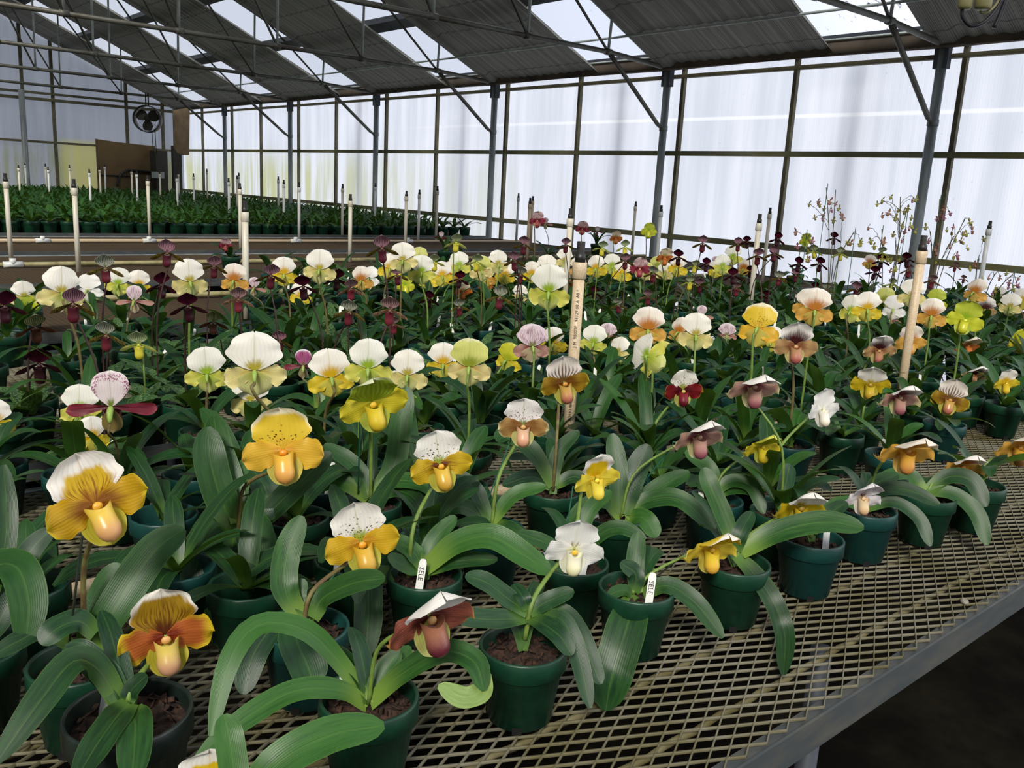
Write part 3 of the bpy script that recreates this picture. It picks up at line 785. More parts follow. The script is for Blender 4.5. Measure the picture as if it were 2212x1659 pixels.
# flowers ----------------------------------------------------------
def petal(mb, base, ang, L, Wd, prof, hood=0., cup=0., amp=0., fr=3., ph=0., roll=0., nu=12, nv=12, yb=0., edge=0., mi=0):
    d = Vector((math.cos(ang), 0, math.sin(ang))); e = Vector((-math.sin(ang), 0, math.cos(ang))); vs = []; uv = []; fs = []
    for i in range(nv+1):
        v = i/nv
        for k in range(nu+1):
            s = -1+2*k/nu; w = Wd/2*prof(v)
            w *= 1+edge*math.sin(fr*1.7*v*6.28+ph*2+s)*abs(s)
            y = yb-hood*L*v*v+cup*Wd*(s*s)*min(1, v*2)+amp*math.sin(fr*6.28*v+ph*(1 if s > 0 else 1.7))*(abs(s)**2.2)*min(1, v*2.2)+roll*s*v*Wd
            y += amp*.5*math.sin(s*5+ph)*v**4
            y -= .012*math.exp(-(s/.12)**2)*(1-v)
            p = Vector(base)+d*(L*v)+e*(w*s); p.y += y; vs.append(p); uv.append((k/nu, v))
    for i in range(nv):
        for k in range(nu): a = i*(nu+1)+k; fs.append((a, a+1, a+nu+2, a+nu+1))
    mb.add(vs, fs, uv, mi)
def P_round(a, b): return lambda v: max(.03, (1-(1-v)**a)*math.sqrt(max(0, 1-v**b))+.1*(1-v)**3)
def P_fan(k, b): return lambda v: max(.03, (.16+.84*math.sin(math.pi/2*min(1, v/(k*1.9)))**.85)*math.sqrt(max(0, 1-v**b))) 
def P_point(a, b): return lambda v: max(.015, (1-(1-v)**a)*(1-v**b)+.06*(1-v)**3)

def pouch(mb, L, Rr, top, toe, ear=.05, n=22, m=13):
    top = Vector(top); toe = Vector(toe); ax = (top-toe).normalized(); X = Vector((1, 0, 0)); Y = ax.cross(X); vs = []; fs = []; uv = []
    for i in range(m+1):
        t = i/m
        c = toe.lerp(top, t)
        r = Rr*(math.sqrt(max(0, 1-(1-min(1, t/.42))**2)) if t < .42 else 1-.10*math.sin((t-.42)/.58*3.14)*.6+.06*max(0, t-.8)/.2)
        for k in range(n):
            a = 2*math.pi*k/n; p = c+X*(r*math.cos(a))+Y*(r*.92*math.sin(a))
            if t > .5: p += ax*(ear*((t-.5)/.5)**2*(math.cos(a)**2*1.25-.35))
            vs.append(p); uv.append((k/n, t))
    for i in range(m):
        for k in range(n): fs.append((i*n+k, i*n+(k+1) % n, (i+1)*n+(k+1) % n, (i+1)*n+k))
    mb.add(vs, fs, uv)

def flower_set(kind, seed, q=1.):
    rr = random.Random(seed); S = {}; nn = max(6, int(12*q))
    def part(name, fn):
        m = MB(); fn(m)
        if name == 'dorsal_sepal':        # the blade has a back skin of its own colour
            k = len(m.v); nf = len(m.f)
            m.v += [(x, y+.009, z) for x, y, z in m.v]; m.uv += list(m.uv); m.f += [tuple(i+k for i in f[::-1]) for f in m.f]; m.mi += [1]*nf
        S[name] = m.mesh(name); S[name].materials.append(None); S[name].materials.append(None)
    A = math.pi/2; ph = rr.uniform(0, 6)
    if kind == 'c':
        part('dorsal_sepal', lambda m: petal(m, (0, 0, .01), A, .56, .80*rr.uniform(.92, 1.06), P_fan(.26, 3.2), hood=.11, cup=-.05, amp=.03, fr=1.7, ph=ph, nu=nn+4, nv=nn+4, edge=.045))
        for sx in (1, -1):
            th = math.radians(rr.uniform(-16, -4)); an = th if sx > 0 else math.pi-th
            part('petal%d' % sx, lambda m: petal(m, (sx*.02, 0, 0), an, .51, .46*rr.uniform(.92, 1.08), P_fan(.42, 4.5), hood=.12, cup=.02, amp=.04, fr=1.9, ph=ph+sx, roll=-.12*sx, nu=nn, nv=nn+2, yb=-.01, edge=.075))
        part('lower_sepal', lambda m: petal(m, (0, .03, -.01), -A, .46, .50, P_fan(.3, 3.), hood=.10, cup=-.12, amp=.012, fr=2, ph=ph, nu=nn-2, nv=nn-2))
        part('pouch', lambda m: pouch(m, .4, .13, (0, -.095, -.07), (0, -.205, -.42), ear=.07))
    elif kind == 'b':        # broad show bloom whose hood and lower sepal dominate from behind
        part('dorsal_sepal', lambda m: petal(m, (0, 0, .01), A, .60, .90*rr.uniform(.9, 1.06), P_fan(.24, 3.0), hood=.16, cup=-.10, amp=.03, fr=1.5, ph=ph, nu=nn+4, nv=nn+4, edge=.05))
        for sx in (1, -1):
            th = math.radians(rr.uniform(-30, -16)); an = th if sx > 0 else math.pi-th
            part('petal%d' % sx, lambda m: petal(m, (sx*.02, -.01, 0), an, .52*rr.uniform(.9, 1.05), .40*rr.uniform(.9, 1.1), P_fan(.42, 4.5), hood=.26, cup=.03, amp=.045, fr=1.8, ph=ph+sx*1.7, roll=-.15*sx, nu=nn, nv=nn+2, yb=-.01, edge=.09))
        part('lower_sepal', lambda m: petal(m, (0, .03, -.01), -A, .46, .60*rr.uniform(.9, 1.05), P_fan(.26, 3.), hood=.10, cup=-.16, amp=.02, fr=1.6, ph=ph, nu=nn, nv=nn))
        part('pouch', lambda m: pouch(m, .4, .13, (0, -.095, -.07), (0, -.205, -.42), ear=.07))
    elif kind == 'h':        # nodding bloom: roof-like hood, hanging petals
        part('dorsal_sepal', lambda m: petal(m, (0, 0, .01), A, .56, .78, P_fan(.26, 3.2), hood=.16, cup=-.17, amp=.03, fr=1.7, ph=ph, nu=nn+4, nv=nn+4, edge=.045))
        for sx in (1, -1):
            th = math.radians(rr.uniform(-26, -16)); an = th if sx > 0 else math.pi-th
            part('petal%d' % sx, lambda m: petal(m, (sx*.02, 0, 0), an, .52, .42, P_fan(.42, 4.5), hood=.05, cup=.02, amp=.04, fr=1.9, ph=ph+sx, roll=-.25*sx, nu=nn, nv=nn+2, yb=-.01, edge=.075))
        part('lower_sepal', lambda m: petal(m, (0, .03, -.01), -A, .46, .46, P_fan(.3, 3.), hood=.10, cup=-.14, amp=.012, fr=2, ph=ph, nu=nn-2, nv=nn-2))
        part('pouch', lambda m: pouch(m, .4, .13, (0, -.095, -.07), (0, -.205, -.42), ear=.07))
    elif kind == 'w':
        part('dorsal_sepal', lambda m: petal(m, (0, 0, .01), A, .46, .56, P_round(2.6, 3.), hood=.10, cup=-.03, amp=.012, fr=2, ph=ph, nu=nn+2, nv=nn+2))
        for sx in (1, -1):
            th = math.radians(-8); an = th if sx > 0 else math.pi-th
            part('petal%d' % sx, lambda m: petal(m, (sx*.02, 0, 0), an, .53, .22, P_round(1.2, 4.5), hood=.18, cup=.06, amp=.014, fr=1.5, ph=ph, roll=-.2*sx, nu=nn, nv=nn+2))
        part('lower_sepal', lambda m: petal(m, (0, .03, -.01), -A, .36, .34, P_round(2.0, 3.), hood=.06, cup=-.10, nu=nn-2, nv=nn-2))
        part('pouch', lambda m: pouch(m, .4, .11, (0, -.085, -.09), (0, -.17, -.40)))
    else:
        part('dorsal_sepal', lambda m: petal(m, (0, 0, .01), A, .46, .64*rr.uniform(.92, 1.08), P_point(3.2, 3.), hood=.34, cup=-.10, amp=.004, ph=ph, nu=nn, nv=nn))
        for sx in (1, -1):
            th = math.radians(rr.uniform(-34, -22)); an = th if sx > 0 else math.pi-th
            part('petal%d' % sx, lambda m: petal(m, (sx*.02, 0, 0), an, .56, .20, P_round(1.6, 3.2), hood=.06, cup=.05, amp=.012, fr=2, ph=ph, roll=-.25*sx, nu=max(4, nn//2), nv=nn))
        part('lower_sepal', lambda m: petal(m, (0, .03, -.01), -A, .36, .22, P_point(2.4, 2.), hood=.06, cup=-.08, nu=max(4, nn//2), nv=nn-3))
        part('pouch', lambda m: pouch(m, .4, .13, (0, -.09, -.08), (0, -.15, -.46), ear=.03))
    def stam(m):
        vs = []; fs = []
        for i in range(7):
            for k in range(12):
                a = math.pi*i/6; b = 2*math.pi*k/12; vs.append((.055*math.sin(a)*math.cos(b), -.085+.03*math.cos(a), -.03+.05*math.sin(a)*math.sin(b)))
        for i in range(6):
            for k in range(12): fs.append((i*12+k, i*12+(k+1) % 12, (i+1)*12+(k+1) % 12, (i+1)*12+k))
        m.add(vs, fs)
    part('staminode', stam)
    def ov(m): m.tube(catmull([(0, .0, -.02), (0, .07, -.01), (0, .15, -.05), (0, .20, -.15)], 8), [.02, .028, .036, .040, .042, .040, .036, .030, .022], 8)
    part('flower', ov)
    return S
FS = {'c': [flower_set('c', 100+i) for i in range(5)], 'h': [flower_set('h', 400+i) for i in range(3)], 'b': [flower_set('b', 500+i) for i in range(7)], 'w': [flower_set('w', 200+i) for i in range(2)], 'm': [flower_set('m', 300+i, .85) for i in range(4)]}
OVEND = Vector((0, .20, -.16))

P = petal_mat
WHT, CRM = '#f4f2ec', '#efe8cf'
YEL = dict(s=P('#b9a83a', '#cdbd4a', '#d8cc6a'), o='ovary')
SC = {
 'F1': dict(d=P('#a8741a', '#d8b41f', '#f4f0e6', .3, .50, .64, 'veins', '#7c2f10', (.0, .62)), p=P('#86500f', '#c79c18', '#e2c82a', .55, .8, .97), s=P('#a8a030', '#c3b838', '#d0c850'), k=pouch_mat('#e0c04a', '#cf9a66'), t='#d8a030', desc='white topped slipper orchid with golden brown petals'),
 'F2': dict(d=P('#5a2c0c', '#a5821a', '#f0ebdf', .35, .70, .82, 'veins', '#5a2208', (.0, .8)), p=P('#7a2a14', '#b4602a', '#d9c022', .35, .6, .95), s=P('#a8a030', '#c0b63a', '#c8c050'), k=pouch_mat('#d8bf5a', '#c29070'), t='#cf9c5a', desc='yellow and rust slipper orchid with a white rimmed hood'),
 'F3': dict(d=P('#dcb634', '#e6ca3a', '#f3eed6', .3, .72, .86, 'spots', '#5a3410', (.08, .62)), p=P('#d8a02c', '#e6b83c', '#e9bf4e', .3, .8, 1.), s=P('#c0b44a', '#ccc05a', '#d4cc70'), k=pouch_mat('#e6b840', '#dca052'), t='#d88a20', desc='golden yellow slipper orchid with a speckled hood'),
 'F4': dict(d=P('#9fb428', '#b4c43a', '#e6e9c8', .3, .78, .96, 'stripes', '#8fae24', (.0, 1.2)), p=P('#bdb428', '#d2c330', '#d9cf3c', .4, .85, 1.), s=P('#a3b43a', '#b6c04a', '#c3cb60'), k=pouch_mat('#e0c832', '#c9b02c'), t='#d8b030', desc='lime hooded yellow slipper orchid with a deep pouch'),
 'F5': dict(d=P('#9aa632', '#efece4', '#f4f1eb', .24, .8, .95, 'spots', '#3a1218', (.04, .72)), p=P('#6b3a12', '#cfac24', '#dcc234', .34, .8, .98, 'veins', '#6b2c12', (.0, .62)), s=P('#a8a83a', '#c0bc4a', '#ccc860'), k=pouch_mat('#dcb63e', '#c79a38'), t='#d8a030', desc='yellow slipper orchid with a white hood speckled dark'),
 'F6': dict(d=P('#9fa82e', '#efece4', '#f4f1eb', .3, .8, .95, 'spots', '#3c2014', (.04, .7)), p=P('#c08a1e', '#d9b028', '#d8c43c', .4, .8, .98), s=P('#a8a83a', '#c0bc4a', '#ccc860'), k=pouch_mat('#dcae36', '#c79e42'), t='#e09a28', desc='yellow slipper orchid with wavy speckled white hood'),
 'F7': dict(d=P('#d8d08a', '#f5f2ec', '#f7f4ee', .14, .8, .95), p=P('#5f2a20', '#a05a48', '#c79a52', .5, .84, .98, 'veins', '#6a2a24', (.0, .9)), s=P('#a8b04a', '#c6c872', '#d8d690'), k=pouch_mat('#a06a50', '#5f2430'), t='#d0a060', desc='slipper orchid with a wide white hood over rosy brown petals'),
 'F8': dict(d=P('#dcdca0', '#f3f2ee', '#f5f4f0', .16, .8, .95, 'veins', '#7a5a3a', (.04, .3)), p=P('#e4e2b8', '#f3f1ec', '#f5f3ef', .25, .8, .95), s=P('#dfe0b0', '#efeeda', '#f2f0e6'), k=pouch_mat('#f2efd4', '#e8e2b4'), t='#e6b838', desc='ivory white slipper orchid with a pale yellow pouch'),
 'F9': dict(d=P('#dcb010', '#e8c81e', '#f3f0ea', .3, .54, .64), p=P('#e2c030', '#ecd646', '#eedc5a', .3, .85, 1.), s=P('#d8c83a', '#e2d44a', '#e8dc68'), k=pouch_mat('#ecd850', '#e8cf4e'), t='#ead24a', desc='lemon slipper orchid with a white edged yellow hood'),
 'F10': dict(d=P('#8f9a4a', '#f0ece8', '#f5f3f0', .18, .8, .95, 'spots', '#7c2a4c', (.04, .75)), p=P('#8a6030', '#b38c52', '#dfd49c', .7, .78, .95, 'veins', '#8a5a2c', (.0, .8)), s=P('#a8a85a', '#c6c47a', '#d0ce90'), k=pouch_mat('#e2b894', '#dc9f80'), t='#c9a060', desc='slipper orchid with purple flecked white hood and peach pouch'),
 'F11': dict(d=P('#7c6422', '#ece4da', '#f4f1eb', .26, .8, .95, 'stripes', '#5c2a1c', (.0, .72)), p=P('#6f4410', '#9c7a1c', '#c9bc44', .62, .78, .96), s=P('#a0a03a', '#bcb852', '#c8c468'), k=pouch_mat('#c9a050', '#b46a58'), t='#c08a3a', desc='olive brown slipper orchid with a streaked white hood'),
 'F12': dict(d=P('#9fa234', '#efece2', '#f5f3ed', .3, .8, .95, 'spots', '#481216', (.04, .8)), p=P('#4a0c12', '#7c1a1e', '#b8862e', .5, .84, .96), s=P('#a8a84a', '#bcb860', '#c8c478'), k=pouch_mat('#8a2430', '#58101e'), t='#c8b060', desc='dark red slipper orchid with a speckled white hood'),
 'F13': dict(d=P('#7a3a40', '#f0e6de', '#f6f3ee', .5, .62, .8, 'veins', '#6a2a34', (.0, .7)), p=P('#84464a', '#be9482', '#e0d49a', .5, .74, .95), s=P('#c6c07a', '#dcd49a', '#e2dcae'), db=P('#e6dcb0', '#f4f1ea', '#f6f3ee', .2), k=pouch_mat('#c09484', '#94525c'), t='#c8a080', desc='mauve slipper orchid under a white edged hood'),
 'F14': dict(d=P('#dcb820', '#ecd234', '#f4f2e8', .3, .84, .94), p=P('#dfb02a', '#e9cc44', '#ecd658', .4, .85, 1.), s=P('#d2c040', '#dccc54', '#e2d66c'), k=pouch_mat('#eacb3c', '#dfae40'), t='#e0b838', desc='rich yellow slipper orchid with a white tipped hood'),
 'F15': dict(d=P('#c4b438', '#f2efe8', '#f5f3ed', .22, .8, .95), p=P('#a48a14', '#c3a91e', '#cdb93c', .5, .85, 1.), s=P('#b0a430', '#c0b440', '#ccc25a'), k=pouch_mat('#cdb22a', '#b8962e'), t='#a88838', desc='mustard slipper orchid with a white hood'),
 'F16': dict(d=P('#7c4a5c', '#f2eeee', '#f5f3f2', .2, .8, .95, 'spots', '#6a2a3a', (.02, .4)), p=P('#dcc4b0', '#f0eaec', '#f3f0f2', .3, .8, .95), s=P('#d8d0b0', '#ece6dc', '#f0ece8'), k=pouch_mat('#e8d2aa', '#d8b286'), t='#e0b888', desc='pale pink and white slipper orchid with a buff pouch'),
 'F17': dict(d=P('#d49a3a', '#e0b058', '#f0eadf', .4, .6, .78), p=P('#c8922e', '#dca848', '#e2b85e', .5, .85, 1.), s=P('#d0a850', '#dcb860', '#e2c478'), db=P('#dcc070', '#efe6d4', '#f2ece0', .5), k=pouch_mat('#dca63e', '#c98a4a'), t='#d8a048', desc='amber slipper orchid with a pale edged hood'),
 'WL': dict(d=P('#9cb828', '#f1efe6', '#f6f4ee', .34, .85, 1.), p=P('#c3c94a', '#d8d462', '#e4df8a', .5, .8, 1.), s=P('#b0c044', '#cfd47c', '#e0e0a0', .6), k=pouch_mat('#d8d060', '#d0c850'), t='#d8d060', desc='white slipper orchid with a lime green heart'),
 'WC': dict(d=P('#b8a83a', '#f4f1e8', '#f7f5ef', .28, .85, 1.), p=P('#d2c06a', '#e4d68e', '#ece4b4', .5, .8, 1.), s=P('#b4b85e', '#d6d692', '#e8e6c2', .5), k=pouch_mat('#e0c860', '#d8b850'), t='#e0c860', desc='white slipper orchid with cream yellow petals'),
 'WY': dict(d=P('#d8b010', '#f3f0e8', '#f6f4ee', .42, .8, .95), p=P('#d8b420', '#e4ca36', '#e8d450', .5, .85, 1.), s=P('#c4b838', '#d4cc58', '#e0da80'), k=pouch_mat('#e4c834', '#d8b030'), t='#e0c040', desc='white slipper orchid with bright yellow petals'),
 'WV': dict(d=P('#7e8a34', '#f0e4e4', '#f4efed', .22, .9, 1., 'rimspots', '#9a2468'), p=P('#4e101e', '#7c2434', '#94444c', .4, .85, 1., 'veins', '#4e101e', (.0, 1.)), s=P('#54562c', '#8c7a44', '#a89a6a', .6), k=pouch_mat('#7a3a40', '#5a1c28'), t='#a89a6a', desc='white slipper orchid with a purple rim and maroon petals'),
 'PV': dict(d=P('#6a6a2a', '#b4608e', '#f1e9ee', .24, .74, .9, 'veins', '#85195a', (.2, 1.1)), p=P('#4e101e', '#7c2434', '#94444c', .4, .85, 1.), s=P('#6a6a3a', '#a0906a', '#d8ccb8', .4), k=pouch_mat('#7a3a40', '#5a1c28'), t='#a89a6a', desc='slipper orchid with a purple and white hood'),
 'CL': dict(d=P('#96a030', '#d6d87c', '#eeecca', .4, .8, 1.), p=P('#cda860', '#e0cf8e', '#e8dea8', .5, .85, 1.), s=P('#c0c068', '#d8d48c', '#e2dfa6'), k=pouch_mat('#dcd080', '#d0c070'), t='#d8d080', desc='cream and lime slipper orchid'),
 'YL': dict(d=P('#aeb62a', '#cfcf3a', '#e0e072', .4, .82, 1.), p=P('#c9b628', '#dac834', '#e0d250', .4, .85, 1.), s=P('#b0b83a', '#c4c850', '#d0d268'), k=pouch_mat('#dcc832', '#c8b028'), t='#d8c030', desc='yellow green slipper orchid'),
 'AM': dict(d=P('#c07a24', '#f0e9dc', '#f4f1ea', .55, .74, .9), p=P('#c08630', '#dba84e', '#e2bc6a', .5, .85, 1.), s=P('#b8a040', '#d0b85c', '#d8c880'), k=pouch_mat('#dca848', '#cc8a40'), t='#d8a048', desc='amber petalled slipper orchid with a white edged hood'),
 'MV': dict(d=P('#84864a', '#e6d4da', '#f0e8ec', .24, .85, 1., 'veins', '#7c2a50', (.1, .95)), p=P('#8a4a4a', '#b4887a', '#c8a894', .5, .85, 1.), s=P('#98905a', '#c0b08c', '#d8ccb8'), k=pouch_mat('#a86a60', '#8a4450'), t='#b89a7a', desc='mauve veined white slipper orchid'),
 'TN': dict(d=P('#46181a', '#f1ece6', '#f6f4f0', .62, .7, .84, 'veins', '#4a1a1c', (.0, .7)), p=P('#8a5638', '#be9868', '#d8c48e', .5, .8, .98), s=P('#b0a060', '#ccbc80', '#d8ce9a'), k=pouch_mat('#c09068', '#ac5a58'), t='#c09060', desc='tan slipper orchid with a maroon centred white hood'),
 'FR': dict(d=P('#9cb824', '#c6d04a', '#dfe488', .4, .85, 1.), p=P('#bcc428', '#d0d43c', '#dcdf5c', .4, .85, 1.), s=P('#a8bc34', '#bccb50', '#ccd670'), k=pouch_mat('#d4d438', '#c0c02c'), t='#d0d040', desc='frilled lime yellow slipper orchid'),
 'WH': dict(d=P('#f0ecda', '#f5f3ef', '#f7f6f2', .2, .85, 1.), p=P('#f0eada', '#f5f3ef', '#f7f6f2', .2, .85, 1.), s=P('#ece6cc', '#f2efe4', '#f5f3ec'), k=pouch_mat('#f4f0e6', '#efe6d0'), t='#f0e4b8', desc='pure white slipper orchid'),
 'OR': dict(d=P('#b89a4a', '#e8dcc0', '#f0eadc', .4, .8, .95), p=P('#a8501c', '#cf7a3a', '#d99a5a', .5, .85, 1.), s=P('#a8a050', '#c0b470', '#ccc48c'), k=pouch_mat('#cf7a38', '#b8602c'), t='#d08840', desc='orange petalled slipper orchid'),
 'RD': dict(d=P('#8a5a4a', '#e4c8c8', '#f0e2e2', .3, .85, 1., 'veins', '#8a2a44', (.1, .9)), p=P('#6c1626', '#a04050', '#c07a78', .5, .85, 1.), s=P('#a09a5a', '#c0b480', '#ccc4a0'), k=pouch_mat('#b05058', '#8a2c3c'), t='#c09070', desc='rose red slipper orchid'),
 'MS': dict(d=P('#5a2a3a', '#cfaab4', '#e2d0d2', .15, .82, .98, 'stripes', '#7c1c46', (.0, 1.6)), p=P('#3c3214', '#6c5c22', '#7c3a2c', .5, .8, .98, 'warts', '#1e0c0c'), s=P('#6a6a4a', '#a89a80', '#b8a898'), k=pouch_mat('#4a1a24', '#5c1c2a'), t='#5a3a2a', o='stemp', desc='maroon striped slipper orchid with spotted petals'),
 'MM': dict(d=P('#3a0c1c', '#621634', '#86304e', .3, .86, 1., 'stripes', '#380a1a', (.0, 1.6)), p=P('#1c080e', '#36101a', '#661830', .5, .8, .98), s=P('#3a1a1e', '#5a2a34', '#6a3a44'), k=pouch_mat('#260a12', '#36101c'), t='#3a1a1c', o='stemp', desc='deep maroon slipper orchid'),
 'MG': dict(d=P('#7a8a4a', '#e2e0d2', '#ebe8e0', .18, .88, 1., 'stripes', '#55663a', (.0, 1.6)), p=P('#5a5a22', '#8a7a3a', '#a4604a', .5, .8, .98, 'warts', '#2a1010'), s=P('#8a9a5a', '#c0c4a0', '#ccd0b4'), k=pouch_mat('#5a2028', '#6c2632'), t='#6a4a34', o='stemp', desc='green striped white slipper orchid with spotted petals'),
 'ML': dict(d=P('#a4b84c', '#dfe4cc', '#eaeddf', .2, .88, 1., 'stripes', '#86a044', (.0, 1.6)), p=P('#a2b042', '#c0c66c', '#ced490', .5, .85, 1.), s=P('#a8b85a', '#ccd49a', '#d8deb4'), k=pouch_mat('#dcd24e', '#c8bd38'), t='#b8c050', desc='lime slipper orchid with a striped pale hood'),
 'MP': dict(d=P('#6a4a4a', '#cfb2ae', '#dec9c5', .2, .86, 1., 'stripes', '#7c3a4c', (.0, 1.4)), p=P('#7a5a3a', '#a8886a', '#c99c88', .5, .75, .98, 'warts', '#4a2018'), s=P('#8a7a5a', '#b8a890', '#c8b8a8'), k=pouch_mat('#6a2430', '#7c2c3a'), t='#6a4034', o='stemp', desc='dusky pink slipper orchid with speckled petals'),
 'MB': dict(d=P('#5a6a34', '#a8a878', '#b8b490', .2, .88, 1., 'stripes', '#3a4420', (.0, 1.5)), p=P('#2c1c10', '#4c2c1a', '#6a3024', .5, .8, .98), s=P('#5a6a3a', '#8a8a5a', '#98986c'), k=pouch_mat('#3c2018', '#4c281e'), t='#4a3020', o='stemp', desc='olive hooded brown slipper orchid'),
}
for k_, d_ in SC.items():
    if isinstance(d_.get('t'), str): d_['tm'] = mat_plain('staminode', d_['t'], .4)
    if k_[0] == 'M' and k_ not in ('MV',): d_['maud'] = True

